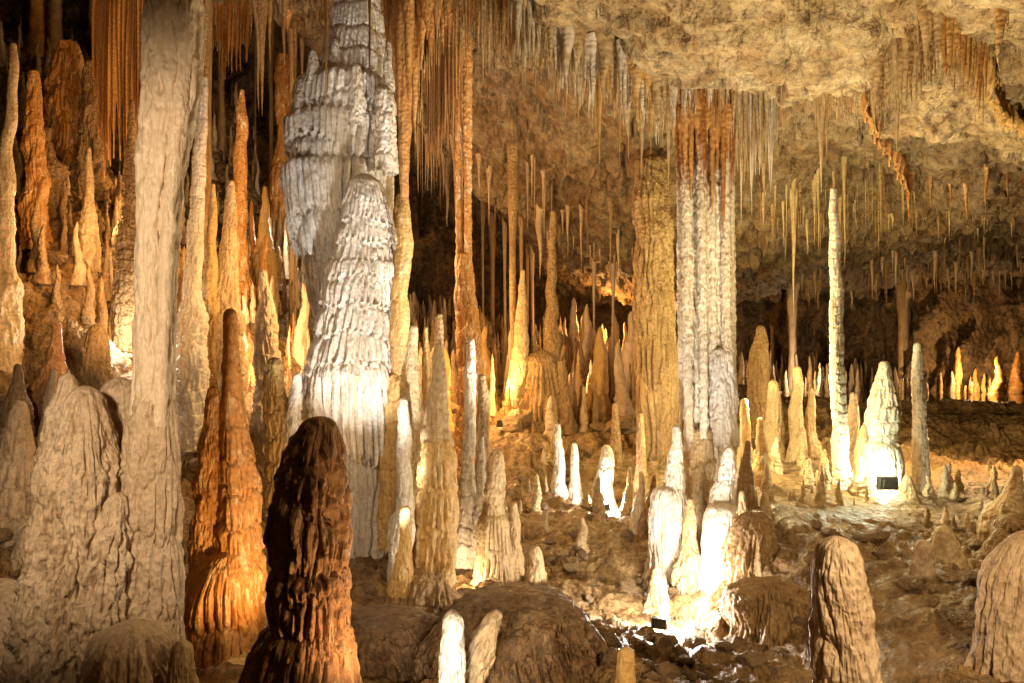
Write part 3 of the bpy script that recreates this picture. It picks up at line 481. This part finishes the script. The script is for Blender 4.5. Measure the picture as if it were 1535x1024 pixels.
#SCENE2
# ================================================================ repeats: prototypes of unit length, copied in loops
def proto(kind, mat, seed):
    nr, nc = (46, 14); tt = np.linspace(0, 1, nr)
    T, Q = np.meshgrid(np.linspace(0, 2*np.pi, nc, endpoint=False), tt); T = T.ravel(); Q = Q.ravel()
    if kind == 'stalactite': # hangs from z=0 to z=-1
        r = .05*((1-Q)**1.25*.8+.1*(1-Q)**.3+.5*np.exp(-Q*7)); r = np.where(Q > .995, .0003, r)
        mul = 1+.28*gn(np.stack([np.cos(T)*1.4, np.sin(T)*1.4, Q*2.5], 1), seed)+.12*np.sin(T*5+seed+3*Q)*(1-Q)+.08*gn(np.stack([np.cos(T)*2, np.sin(T)*2, Q*22], 1), seed+4); z = -Q
        b = .02
    elif kind == 'stalagmite':
        s = (1-Q); r = .12*(.42*s**.6+.38*s+.55*np.exp(-Q*9)+.12); r = np.where(Q > .93, r*np.sqrt(np.clip(1-((Q-.93)/.07)**2, 0, 1)), r)
        n = 7+seed % 7; ph = Q*n+.2*gn(np.stack([np.cos(T), np.sin(T), Q], 1), seed); f = 1-(ph-np.floor(ph))
        mul = 1+.34*(np.sqrt(np.clip(f*4, 0, 1))*(1-.3*f)-.6)+.12*np.sin(T*7+seed)+.4*gn(np.stack([np.cos(T)*1.3, np.sin(T)*1.3, Q*6], 1), seed+8)+.25*gn(np.stack([np.cos(T)*3, np.sin(T)*3, Q*16], 1), seed+9); z = Q; b = .06
    else: # column: floor to ceiling
        r = .05*(.7+.8*(2*np.abs(Q-.42))**2.2); n = 7+seed % 4
        ph = Q*n+.4*gn(np.stack([np.cos(T), np.sin(T), Q], 1), seed); f = 1-(ph-np.floor(ph))
        mul = 1+.2*(np.sqrt(np.clip(f*4, 0, 1))*(1-.3*f)-.6)+.12*np.sin(T*6+seed)+.3*gn(np.stack([np.cos(T)*1.3, np.sin(T)*1.3, Q*7], 1), seed+8); z = Q; b = .012
    r = r*mul; V = np.stack([np.cos(T)*r+b*gn(np.stack([z*2, z*0, z*0], 1), seed+90), np.sin(T)*r+b*gn(np.stack([z*2, z*0+5, z*0], 1), seed+91), z], 1)
    o = link(kind, V, gridfaces(nr, nc, True), M[mat]); o.location = (0, -500, 0); return o
PR = {}
def put(kind, mat, x, y, z, h, w, label, group, rz=None, tilt=0):
    """w: width scale in metres of the full body"""
    key = (kind, mat, random.randrange(4)); base = {'stalactite': .1, 'stalagmite': .24, 'cave_column': .1}[kind]
    if key not in PR: o = PR[key] = proto(kind, mat, 3+key[2]*7)
    else: o = PR[key].copy(); sc.collection.objects.link(o)
    o.location = (x, y, z); o.scale = (w/base, w/base, h); o.rotation_euler = (tilt*random.uniform(-1, 1), tilt*random.uniform(-1, 1), random.uniform(0, 6.28))
    return tag(o, label, {'cave_column': 'column'}.get(kind, kind), group)
MASS = {}
def mass(nm, kind, mat, x, y, z, h, w):
    MASS.setdefault((nm, mat), []).append((kind, x, y, z, h, w))
def bake():
    for (nm, mat), L in MASS.items():
        Vs, Fs, off = [], [], 0
        for kind, x, y, z, h, w in L:
            key = (kind, mat, random.randrange(4))
            if key not in RAW: o = proto(kind, mat, 3+key[2]*7); me = o.data; a = np.empty(len(me.vertices)*3); me.vertices.foreach_get('co', a); RAW[key] = a.reshape(46, 14, 3)[::3, ::2]; bpy.data.objects.remove(o)
            a = RAW[key]; b_ = {'stalactite': .1, 'stalagmite': .24, 'cave_column': .1}[kind]; r = random.uniform(0, 6.28); q = a.reshape(-1, 3)*np.array([w/b_, w/b_, h])
            q = np.stack([q[:, 0]*math.cos(r)-q[:, 1]*math.sin(r)+x, q[:, 0]*math.sin(r)+q[:, 1]*math.cos(r)+y, q[:, 2]+z], 1)
            Vs.append(q); Fs.append(gridfaces(a.shape[0], a.shape[1], True)+off); off += len(q)
        tag(link(nm, np.vstack(Vs), np.vstack(Fs), M[mat]), {'small_stalactites': 'countless tiny soda straws fringing the ceilings', 'distant_dripstone': 'crowd of tiny far dripstone spikes too many to count'}[nm]+' in '+{'tan': 'brown', 'pale': 'grey beige', 'cream': 'cream', 'white': 'white', 'rust': 'rust brown'}[mat], 'dripstone', None, 'stuff')
RAW = {}
random.seed(5)
def hang(px, D, tip, wpx, mat, label, group, drop=.25, stuff=None):
    x = (px-CX)/FPX*D; zt = ceilS(x, D)+drop*.5; zb = (CY-tip)/FPX*D
    if zt-zb < .12: return
    if stuff: return mass(stuff, 'stalactite', mat, x, D, zt, zt-zb, wpx/FPX*D)
    put('stalactite', mat, x, D, zt, zt-zb, wpx/FPX*D, label, group)
# 1. curtain along the ceiling lip: (px, tip y, width)
def lip(a, b, n, f_tip, Dr, w, mats, label, group, jit=14, stuff=None):
    for i in range(n):
        px = a+(b-a)*(i+random.random()*.8)/n; e = random.random()
        hang(px, random.uniform(*Dr), f_tip(px)+random.uniform(-1, 1)*jit-(1-e)*38+13*math.sin(px*.13)+9*math.sin(px*.37), random.uniform(*w)*(.6+e*.6), random.choice(mats), label, group, stuff=stuff)
ip = lambda xs, ys: (lambda q: float(np.interp(q, xs, ys)))
lip(765, 1012, 100, ip([760, 800, 850, 900, 950, 1008], [85, 118, 150, 178, 195, 225]), (9.1, 9.9), (12, 32), ['honey', 'cream', 'white', 'white'], 'slender cream or honey stalactite in the long curtain left of rust-topped column', 'stalactite curtain along the ceiling lip')
lip(1100, 1160, 12, ip([1100, 1160], [270, 300]), (10, 10.7), (12, 24), ['cream', 'white'], 'ivory stalactite in the short curtain touching right side of rust-topped column', 'stalactites right of the rust-topped column')
lip(1165, 1325, 22, ip([1160, 1200, 1325], [205, 190, 178]), (9.9, 10.3), (4, 9), ['cream'], 'short thin stalactite under the ceiling ledge right of rust-topped column', 'small stalactites under the right ledge')
for a in ((802, 142, 10, 9.3), (847, 182, 12, 9.4), (868, 208, 12, 9.5), (899, 247, 16, 9.6), (891, 220, 10, 9.6), (929, 250, 9, 9.7), (942, 240, 9, 9.7), (961, 270, 12, 9.7), (1002, 285, 12, 9.6)):
    hang(a[0], a[3], a[1], a[2]*1.3, 'honey' if a[0] < 930 and a[0] > 840 else 'cream', 'longest pointed stalactite spear standing out of the curtain left of rust-topped column', 'long spears of the lip curtain')
for px, tip, w, D, mt, lb in ((1231, 290, 20, 10.1, 'cream', 'long triangular ivory stalactite hanging above the palm-trunk stalagmite'), (1239, 240, 9, 10.15, 'cream', 'short companion touching the long triangular ivory stalactite'),
    (1111, 338, 13, 10.3, 'white', 'longest ivory stalactite in the curtain right of rust-topped column'), (1127, 325, 12, 10.5, 'white', 'second longest ivory stalactite right of rust-topped column'),
    (1190, 470, 12, 14.6, 'cream', 'solitary needle stalactite between rust-topped column and palm-trunk stalagmite'), (1266, 400, 9, 14, 'cream', 'thin greenish stalactite beside tip of palm-trunk stalagmite'),
    (1499, 108, 24, 6.2, 'honey', 'thick blurry honey stalactite in the top right corner'), (1510, 60, 12, 6.2, 'honey', 'small stalactite beside the thick honey one, top right corner'),
    (488, 190, 19, 7.5, 'honey', 'long straight tan stalactite tapering in front of white column'), (553, 150, 17, 7.5, 'tan', 'blunt dusty stalactite rod in front of white column top')):
    hang(px, D, tip, w, mt, lb, None)
def root(px, py, tip, wpx, mat, label, group, dy=0):
    D = hit(px, py)-.1; hang(px, D, tip, wpx, mat, label, group, .4)
for i in range(46):
    u = (i+random.random())/46; px = 1305+175*u; yr = float(np.interp(px, [1305, 1360, 1385, 1420, 1480], [105, 60, 30, 45, 80])); ln = random.uniform(25, 60)+55*max(0, math.sin(px*.16))*random.random()+35*math.exp(-((px-1365)/35)**2)
    a = px < 1412; root(px, yr, yr+ln+25, random.uniform(11, 24), random.choice(['cream', 'cream', 'tan'] if a else ['honey', 'rust']), 'dusty cream stalactite in the dense cluster at upper right' if a else 'brown stalactite in right half of the dense upper right cluster', 'stalactite cluster at upper right' if a else 'brown stalactites at upper right')
for px, yr, tip, w in ((1362, 262, 332, 17), (1318, 180, 215, 10), (1345, 235, 275, 9), (1395, 275, 312, 9), (1425, 280, 306, 8), (1448, 285, 336, 10), (1478, 270, 326, 9), (1510, 265, 300, 8)):
    root(px, yr, tip, w, 'orange', 'orange-brown stalactite hanging from the slanting rock edge at right', 'orange stalactites on the slanting edge')
# 2. rust drapery top centre
D = 10.5
t = empty('drapery_cluster', ((640-CX)/FPX*D, D, 5.2), 'brown hanging drapery curtain with long tapering spears, top centre', 'drapery')
t['group'] = None or 'hanging drapery'
for px, tip, w, dd in ((606, 300, 34, .0), (590, 120, 14, .2), (598, 175, 18, -.1), (622, 190, 22, .1), (632, 105, 22, 0), (645, 85, 20, .2), (655, 62, 20, -.1), (664, 80, 16, .1), (672, 50, 16, 0), (683, 70, 14, .2), (694, 45, 14, 0), (612, 150, 20, -.3), (640, 60, 26, -.2), (627, 150, 16, .3), (580, 90, 12, .1), (706, 50, 12, .1), (716, 60, 12, .2)):
    y0 = -150; pr = [(y0, px+(px-640)*.15, w*1.25), (0, px, w*1.05), ((tip-y0)*.45+y0+40, px, w*.8), (tip-25 if tip < 300 else 290, px, w*(.28 if tip < 300 else .4)), (tip, px, 1.2 if tip < 300 else 12)]
    if pr[2][0] <= 0: pr.pop(2)
    part('drapery_spear', t, D+dd, sorted(pr), 'rust', st='flute', ribs=6, ra=.08, ta=.0, cap=0, lump=.02, res=2.2)
mite('knobbly yellow stump meeting the longest brown spear beside white column', 10.6, [(293,608,8),(310,607,18),(335,605,24),(380,604,26),(460,600,30),(560,598,36)], 'honey', st='tier', th=.35, ta=.1, ra=.1, ribs=9)
# folded curtain sheet right of the spears
def curtain(label, D, pts, mat, seed, thick=.05):
    Dl = [hit(q[0], q[1])-.05 for q in pts] if D is None else [D]*len(pts); Dm = Dl; D = sum(Dl)/len(Dl)
    """a thin calcite sheet hanging in folds from a slanting root line; pts: (px top, py top, py bottom)"""
    a = np.array(pts, float); n, m = 260, 60; u = np.linspace(0, 1, n); u = np.clip(u+.035*gn(np.stack([u*5, u*0, u*0], 1), seed+3), 0, 1); px = np.interp(u, np.linspace(0, 1, len(a)), a[:, 0]); yt = np.interp(u, np.linspace(0, 1, len(a)), a[:, 1]); yb = np.interp(u, np.linspace(0, 1, len(a)), a[:, 2])
    fr = (u*26) % 1; yb = yb+(np.clip(1-np.abs(2*fr-1), 0, 1)**1.3)*(yb-yt)*.5*rnd((u*26).astype(int), seed)-(yb-yt)*.12
    V, F_ = [], []
    U, W = np.meshgrid(u, np.linspace(0, 1, m)); Dd = np.interp(U, np.linspace(0, 1, len(Dm)), Dm); X = (np.interp(U, u, px)-CX)/FPX*Dd; Z = (CY-(np.interp(U, u, yt)*(1-W)+np.interp(U, u, yb)*W))/FPX*Dd+.1*(1-W)
    Yf = Dd+.07*np.sin(U*26*2*np.pi*.5+2.5*gn(np.stack([U.ravel()*6, W.ravel()*.7, W.ravel()*0], 1), seed+1).reshape(U.shape))*W**.5+.2*gn(np.stack([U.ravel()*4, W.ravel(), W.ravel()*0], 1), seed).reshape(U.shape)
    A = np.stack([X.ravel(), (Yf-thick/2).ravel(), Z.ravel()], 1); B = A+np.array([0, thick, 0]); f = gridfaces(m, n)
    k = lambda i, j: i*n+j
    side = [(k(i, j), k(i+di, j+dj), k(i+di, j+dj)+n*m, k(i, j)+n*m) for i, j, di, dj in [(i, 0, 1, 0) for i in range(m-1)]+[(i, n-1, 1, 0) for i in range(m-1)]+[(0, j, 0, 1) for j in range(n-1)]+[(m-1, j, 0, 1) for j in range(n-1)]]
    tag(link('hanging_curtain', np.vstack([A, B]), np.vstack([f, f[:, ::-1]+n*m, np.array(side)]), M[mat], None, tuple(A.mean(0))), label, 'drapery', 'hanging drapery')
curtain('pleated orange-brown curtain of calcite upper centre above golden column', 12.6, [(690, 20, 150), (665, 40, 190), (655, 60, 215), (640, 70, 230)], 'rust', 3)
curtain('amber translucent fold right of the brown spears', 10.9, [(618, -60, 145), (630, -60, 130), (650, -60, 70), (668, -60, 30)], 'honey', 5)
curtain('dark brown pleated curtain at upper left beside the beige column', 16, [(140, -90, 120), (160, -90, 225), (180, -90, 170), (200, -90, 190), (215, -90, 120)], 'rust', 8)
curtain('thin rust blade running down the slanting rock edge at right', None, [(1298, 135, 160), (1312, 168, 200), (1330, 208, 235), (1352, 240, 270), (1362, 255, 285)], 'rust', 9)
curtain('narrow honey blade along rock crack at the right edge', None, [(1482, 90, 130), (1490, 125, 160), (1510, 165, 190), (1540, 190, 208)], 'honey', 12)
curtain('dark shaggy drapery hanging in the upper left beyond beige column', 22, [(318, -40, 60), (340, -40, 90), (372, -40, 70)], 'orange', 15)
# 3. left golden drips near golden column
lip(640, 700, 18, ip([640, 700], [235, 160]), (12.6, 13.4), (6, 14), ['orange', 'rust'], 'small orange stalactite hanging around the top of golden column', 'orange stalactites near golden column')
lip(700, 790, 20, ip([700, 790], [120, 110]), (10, 12), (4, 9), ['cream', 'tan'], 'thin stalactite under the rock rim right of golden column', 'thin rim stalactites right of golden column')
# 4. far ceilings
SS = dict(stuff='small_stalactites')
lip(620, 960, 80, ip([620, 760, 850, 960], [300, 330, 395, 455]), (16, 24), (4, 9), ['tan', 'pale'], '', None, 22, **SS)
lip(1130, 1535, 170, ip([1130, 1250, 1400, 1535], [372, 372, 355, 335]), (14, 17.8), (3, 8), ['cream', 'tan'], '', None, 20, **SS)
lip(1190, 1535, 110, ip([1190, 1535], [445, 440]), (19, 26), (4, 9), ['tan', 'pale'], '', None, 20, **SS)
lip(1100, 1500, 70, ip([1100, 1300, 1500], [185, 165, 235]), (8.5, 12.5), (2, 5), ['cream', 'tan'], '', None, 40, **SS)
lip(640, 780, 90, ip([640, 700, 780], [60, 95, 105]), (9.2, 12), (5, 11), ['cream', 'tan'], '', None, 30, **SS)
lip(765, 1012, 300, ip([760, 800, 850, 900, 950, 1008], [80, 105, 135, 160, 180, 200]), (9.1, 10.2), (5, 13), ['cream', 'white'], '', None, 22, **SS)
lip(1003, 1108, 60, ip([1003, 1055, 1108], [185, 168, 190]), (9.45, 9.75), (5, 12), ['cream', 'white', 'rust'], '', None, 16, **SS)
lip(1095, 1165, 60, ip([1095, 1165], [250, 240]), (9.8, 10.6), (5, 12), ['cream', 'white'], '', None, 26, **SS)
lip(1160, 1330, 90, ip([1160, 1330], [195, 175]), (9.7, 10.6), (4, 9), ['cream'], '', None, 18, **SS)
for _ in range(48):
    a = random.random(); px, Dd = (random.uniform(600, 955), random.uniform(15.5, 27)) if a < .4 else (random.uniform(1105, 1540), random.uniform(24.5, 30)) if a < .7 else (random.uniform(255, 460), random.uniform(15, 27))
    x = (px-CX)/FPX*Dd; z0 = floorS(x, Dd)-.2; z1 = ceilS(x, Dd)+.2; q = random.random()
    if z1-z0 < .8: continue
    if q < .3: mass('distant_dripstone', 'cave_column', random.choice(['tan', 'pale']), x, Dd, z0, z1-z0, random.uniform(.06, .2))
    else: h = (z1-z0)*random.uniform(.1, .4); mass('distant_dripstone', 'stalactite', random.choice(['tan', 'pale']), x, Dd, z1, h, h*random.uniform(.05, .12)+.05)
for _ in range(1300):
    a = random.random(); px, Dd = (random.uniform(600, 965), random.uniform(16, 28)) if a < .45 else (random.uniform(1105, 1540), random.uniform(24, 30)) if a < .72 else (random.uniform(-20, 470), random.uniform(15, 27))
    x = (px-CX)/FPX*Dd; h = random.uniform(.2, 1.6); mass('distant_dripstone', 'stalagmite', random.choice(['tan', 'pale']), x, Dd, floorS(x, Dd)-.1, h, h*random.uniform(.12, .25))
lip(120, 460, 18, ip([120, 460], [10, 60]), (15, 24), (9, 18), ['tan', 'tan', 'orange'], 'dim brown stalactite in the dark roof at upper left', 'stalactites in the upper left dark', 50)
# 5. background forests
def forest(n, pxr, Dr, hr, wr, mats, label, group, kind='stalagmite', asp=None):
    for _ in range(n):
        Dd = random.uniform(*Dr); px = random.uniform(*pxr); x = (px-CX)/FPX*Dd; h = random.uniform(hr[0]**.5, hr[1]**.5)**2; z = floorS(x, Dd)-.1
        w = h*random.uniform(*wr)
        put(kind, random.choice(mats), x, Dd, z, h, w, label, group, tilt=.05)
forest(40, (600, 800), (13, 22), (.4, 2.2), (.14, .24), ['tan', 'honey', 'orange'], 'distant brown stalagmite among the crowd around golden column foot', 'stalagmites around golden column foot')
forest(36, (700, 960), (15, 26), (.5, 2.8), (.16, .28), ['tan', 'pale', 'honey'], 'distant stalagmite in the dark field left of fluted brown column', 'stalagmites in the dark middle field')
forest(14, (1370, 1530), (8.5, 12.5), (.2, .7), (.3, .5), ['pale', 'cream'], 'knobbly small stalagmite on the brown slope behind right foreground', 'stalagmites on the right slope')
forest(30, (1110, 1535), (25, 30), (.4, 1.5), (.16, .3), ['tan', 'pale'], 'far stalagmite on the dark bank beyond the pool', 'far stalagmites beyond the pool')
forest(32, (265, 470), (13.5, 24), (.6, 2.8), (.1, .2), ['tan', 'pale', 'orange'], 'dim stalagmite in the dark slope between beige and white columns', 'stalagmites on the dark slope')
forest(34, (-20, 200), (13, 22), (.3, 1.5), (.16, .28), ['tan', 'tan', 'honey'], 'small stalagmite scattered on the steep left slope', 'stalagmites on the left slope')
forest(10, (1430, 1530), (23.5, 25), (.7, 2.2), (.18, .3), ['orange', 'honey'], 'orange-lit stalagmite in the small bright alcove beyond the pool', 'stalagmites in the bright alcove')
forest(8, (-10, 110), (8.2, 11), (.25, .6), (.3, .45), ['pale', 'tan'], 'small dim stump on the rocky left bank', 'stumps on the left bank')
forest(34, (1115, 1300), (10, 13.5), (.2, .75), (.22, .4), ['cream'], 'small yellow-lit stump on the calcite shelf behind pit', 'small stumps on the lit shelf')
forest(9, (1380, 1530), (9.5, 13.5), (.15, .4), (.3, .5), ['cream', 'tan'], 'little stump on the brown shelf at far right', 'little stumps on the right shelf')
forest(22, (765, 900), (9.8, 14), (.2, .8), (.25, .4), ['tan', 'cream'], 'small stump on the bank left of the stream bed', 'small stumps left of stream bed')
def pillars(n, pxr, Dr, wr, mats, label, group):
    for _ in range(n):
        Dd = random.uniform(*Dr); px = random.uniform(*pxr); x = (px-CX)/FPX*Dd; z0 = floorS(x, Dd)-.15; z1 = ceilS(x, Dd)+.2
        if z1-z0 > .8: put('cave_column', random.choice(mats), x, Dd, z0, z1-z0, random.uniform(*wr), label, group)
pillars(3, (600, 960), (18, 27), (.08, .2), ['tan', 'honey', 'pale'], 'far thin column joining roof and floor in dark middle field', 'far columns in the middle')
pillars(12, (1110, 1540), (25, 30), (.15, .35), ['tan', 'pale'], 'far thin column in the hollow beyond the pool', 'far columns beyond the pool')
pillars(8, (230, 480), (19, 27), (.12, .3), ['tan'], 'dim far column between the beige and white columns', 'far columns at left')
pillars(6, (-20, 210), (20.5, 26), (.35, .6), ['tan', 'orange'], 'dim far column in the upper left corner', 'far columns in upper left')
bake()
# ---------------------------------------------------------------- rocks
def rockmesh(seed, mat, nm='rock'):
    nr, nc = 30, 40; a = np.linspace(.02, np.pi-.02, nr); T, A = np.meshgrid(np.linspace(0, 2*np.pi, nc, endpoint=False), a); T = T.ravel(); A = A.ravel()
    d = np.stack([np.sin(A)*np.cos(T), np.sin(A)*np.sin(T), np.cos(A)], 1); r = np.ones(len(d))
    R_ = np.random.RandomState(seed)
    for _ in range(22):
        n = R_.normal(size=3); n /= np.linalg.norm(n); c = R_.uniform(.5, .85); q = d@n; r = np.where(q > .01, np.minimum(r, c/np.maximum(q, .01)), r)
    r = r*(1+.12*fbm(d*2.2, 4, seed)); return link(nm, d*r[:, None]*np.array([1, .8, .62]), gridfaces(nr, nc, True), M[mat])
RK = [rockmesh(100+i, 'rubble') for i in range(7)]; used = set()
def stone(x, y, s, label, group, sink=.25):
    i = random.randrange(7); o = RK[i]
    if i in used: o = o.copy(); sc.collection.objects.link(o)
    used.add(i); o.location = (x, y, floorS(x, y)+s*(.5-sink)); o.scale = (s, s, s*random.uniform(.7, 1.1)); o.rotation_euler = (random.uniform(-.3, .3), random.uniform(-.3, .3), random.uniform(0, 6.3))
    return tag(o, label, 'rock', group)
def stones(n, pxr, Dr, sr, label, group):
    for _ in range(n): Dd = random.uniform(*Dr); stone((random.uniform(*pxr)-CX)/FPX*Dd, Dd, random.uniform(*sr), label, group)
stones(30, (870, 1150), (5.3, 7.2), (.05, .15), 'broken brown rock in the rubble band along bottom right of centre', 'rubble along the bottom')
stones(18, (820, 1010), (8.2, 12.5), (.06, .2), 'wet brown rock lying in the stream bed', 'rocks in the stream bed')
stones(10, (780, 900), (9.5, 14), (.06, .16), 'rounded rock on the bank left of the stream bed', 'rocks on stream bank')
stones(24, (1150, 1520), (6.2, 8.8), (.05, .17), 'small brown stone on the right slope', 'stones on the right slope')
stones(40, (-20, 320), (8.5, 16), (.12, .5), 'jagged dark rock on the left slope', 'rocks on the left slope')
stones(24, (530, 720), (8.6, 12), (.05, .14), 'small pebble-like stone at foot of white column', 'stones below white column')
stones(40, (600, 980), (15, 24), (.15, .5), 'dark boulder on the floor of the middle field', 'boulders in the middle field')
stones(40, (1110, 1535), (24, 30), (.2, .6), 'dark boulder on the far side of the pool', 'boulders beyond the pool')
for o in list(RK):
    if RK.index(o) not in used: bpy.data.objects.remove(o)
# ---------------------------------------------------------------- floodlights
def metal(nm, c, e=None):
    m = bpy.data.materials.new(nm); m.use_nodes = True; b = m.node_tree.nodes['Principled BSDF']; b.inputs['Base Color'].default_value = (*c, 1); b.inputs['Roughness'].default_value = .45
    b.inputs['Metallic'].default_value = .3
    if e: b.inputs['Emission Color'].default_value = (*e, 1); b.inputs['Emission Strength'].default_value = 14
    return m
MH, ML = metal('dark_housing', (.05, .045, .035)), metal('lamp_glass', (.9, .9, .85), (1, .95, .8))
def box(w, d, h, c=(0, 0, 0), tap=1.0, bev=.012):
    v = []
    for z, k in ((-h/2, 1), (h/2, tap)):
        for x, y in ((-w/2+bev, -d/2), (w/2-bev, -d/2), (w/2, -d/2+bev), (w/2, d/2-bev), (w/2-bev, d/2), (-w/2+bev, d/2), (-w/2, d/2-bev), (-w/2, -d/2+bev)): v.append((x*k+c[0], y*k+c[1], z+c[2]))
    f = [(i, (i+1) % 8, 8+(i+1) % 8, 8+i) for i in range(8)]
    f += [(0, 1, 2, 7), (7, 2, 3, 6), (6, 3, 4, 5)]; f = f+[tuple(8+k for k in q[::-1]) for q in f[8:11]]
    return v, f
def flood(x, y, rz, w, label, z=None):
    z = floorS(x, y)+.1 if z is None else z
    t = empty('floodlight', (x, y, z), label, 'floodlight')
    def ch(nm, geo, m, par=t):
        o = link(nm, geo[0], geo[1], m, None, smooth=False); o.parent = par; return o
    hs = ch('housing', box(w, w*.45, w*.62, (0, 0, w*.32), .92), MH); ch('lamp_glass', box(w*.82, .012, w*.44, (0, w*.235, w*.32)), ML, hs)
    ch('bracket', box(w*1.06, w*.12, w*.12, (0, 0, w*.02), 1), MH); ch('cooling_fin', box(w*.7, w*.1, w*.4, (0, -w*.25, w*.32), .9), MH, hs)
    t.rotation_euler = (0, 0, rz); return t
LT = []
def lamp(px, py, D, W, col, r=.04, spot=None, to=None):
    p = P(px, py, D); d = bpy.data.lights.new('cave_lamp_or_fill', 'SPOT' if to else 'POINT'); d.energy = W; d.color = col; d.shadow_soft_size = r
    o = bpy.data.objects.new('cave_lamp_or_fill', d); sc.collection.objects.link(o); o.location = p  # serves the cave's lamps and the added fill lights alike
    if to:
        v = Vector(P(*to)-p); o.rotation_euler = v.to_track_quat('-Z', 'Y').to_euler(); d.spot_size = math.radians(spot or 60); d.spot_blend = .6
    return o
W_, WW, YW, OR, GR = (1, .93, .82), (1, .78, .5), (1, .85, .45), (1, .5, .14), (.9, 1, .72)
flood((1330-CX)/FPX*11.3, 11.3, 0, .3, 'small black floodlight box on the ground before the glowing bulb')
flood((906-CX)/FPX*11.7, 11.7, .1, .18, 'small floodlight aimed at dazzling white stalagmite beyond the stream bed')
flood((988-CX)/FPX*7.3, 7.3, -.4, .16, 'floodlight box in the pit in front of the dazzling rock')
flood((752-CX)/FPX*15.5, 15.5, 0, .22, 'dark floodlight against the orange glow left of the clump')
#LIGHTS
lamp(1330, 728, 11.45, 42, GR, .05)
lamp(1300, 690, 11.0, 45, GR, .05)
lamp(906, 752, 11.85, 110, W_, .05)
lamp(992, 915, 7.6, 150, W_, .06)
lamp(1052, 872, 8.25, 70, W_, .06)
lamp(752, 575, 15.9, 130, OR, .08)
lamp(532, 912, 9.6, 50, W_, .04)
lamp(690, 885, 8.9, 70, WW, .05)
lamp(440, 690, 4.9, 230, (.98, .98, 1), .06, 42, (525, 120, 12))  # unseen spot added behind the dark stalagmite to brighten the upper white column
lamp(1000, 850, 8.8, 1500, (1, .97, .92), .05, 38, (525, 150, 12))
lamp(575, 900, 7.1, 900, (.95, .97, 1), .06, 44, (545, 400, 11))
lamp(465, 950, 6.9, 130, (1, .6, .22), .06, 100, (340, 740, 8))
lamp(650, 1040, 3.9, 45, (1, .6, .28), .04, 80, (490, 860, 4.3))
lamp(677, 1100, 3.8, 45, W_, .04, 60, (690, 960, 4.8))
lamp(283, 440, 14.6, 130, WW, .08)
lamp(225, 420, 9.0, 420, (1, .58, .24), .1, 80, (70, 330, 17))  # added amber fill for the left slope, hidden behind the beige column
lamp(545, 400, 13.6, 320, (1, .62, .26), .1)  # added fill hidden behind the white column, brightens the centre-left background
lamp(1057, 400, 11.4, 190, (1, .86, .42), .1)  # added golden fill, out of sight behind the rust-topped column
lamp(1376, 640, 12.9, 90, (1, .78, .36), .08)  # added fill for the right middle ground, tucked behind the slim stalagmite
lamp(1325, 600, 14, 160, (1, .75, .38), .08)  # more added fill at right, tucked behind the cone-shaped stalagmite
lamp(190, 505, 13.2, 80, W_, .06)
lamp(120, 330, 14, 130, OR, .1)
lamp(235, 330, 18, 130, OR, .1)
lamp(400, 520, 15.5, 160, (1, .6, .28), .1)
lamp(433, 345, 21, 120, W_, .1)
lamp(1465, 560, 23.6, 220, (1, .66, .3), .1)
lamp(1395, 565, 26, 100, W_, .08)
lamp(1205, 560, 24, 120, WW, .08)
lamp(1015, 640, 12.2, 50, YW, .06)
lamp(1125, 600, 11.6, 220, YW, .08)
lamp(1150, 640, 11.8, 420, (.97, .92, .4), .08, 90, (1160, 300, 15))
lamp(655, 470, 16.5, 150, (1, .65, .3), .08)
lamp(330, 480, 15.2, 130, (1, .6, .28), .08)
lamp(712, 520, 13.6, 170, (1, .62, .2), .08)
lamp(850, 560, 18, 70, (1, .6, .25), .1)
lamp(910, 480, 24, 300, OR, .1)
lamp(1000, 940, 7.3, 420, (.95, .98, 1), .05, 60, (1055, 350, 10))
lamp(1330, 900, 5.6, 1150, (1, .82, .5), .08, 95, (1200, 20, 8))
lamp(1600, 300, 3.0, 130, (1, .66, .36), .1, 40, (470, 760, 4.2))  # added front fill for the dark stalagmite, out of view
lamp(880, 960, 7.0, 850, (1, .84, .58), .06, 70, (910, 40, 9.3))  # added grazing light on ceiling and curtain, hidden behind the mound
# viewer-side lamp for the left column, then added fill lights
lamp(-500, 300, 2.5, 650, (1, .8, .56), .15, 80, (200, 500, 6.5))
lamp(2000, 500, 2.3, 430, (1, .76, .46), .12, 80, (1300, 900, 4.6))  # added front fill for the right foreground stalagmite
lamp(560, 1180, 3.0, 90, (1, .74, .48), .1, 80, (760, 930, 5.6))  # added low warm fill for the foreground mound
lamp(1480, 640, 13.5, 90, (1, .6, .28), .1)  # added orange fill for the dark bank before the pool
lamp(1750, 350, 7, 170, (1, .74, .4), .15, 110, (1350, 850, 8))  # added fill over the right slope
w = bpy.data.worlds.new('World'); sc.world = w; w.use_nodes = True
w.node_tree.nodes['Background'].inputs[0].default_value = (1, .72, .45, 1); w.node_tree.nodes['Background'].inputs[1].default_value = .03
cam = bpy.data.cameras.new('camera'); cam.sensor_width = 36; cam.lens = 36*FPX/1535; cam.clip_end = 200; cam.clip_start = .05
co = bpy.data.objects.new('camera', cam); sc.collection.objects.link(co); co.location = (0, 0, 0); co.rotation_euler = (math.pi/2, 0, 0); sc.camera = co
sc.view_settings.view_transform = 'Standard'; sc.view_settings.look = 'None'; sc.view_settings.exposure = .35; sc.view_settings.gamma = 1
c = sc.cycles; c.use_denoising = True; c.max_bounces = 5; c.diffuse_bounces = 3; c.glossy_bounces = 2; c.sample_clamp_indirect = 4; c.use_light_tree = True
c.use_adaptive_sampling = True; c.adaptive_threshold = .02
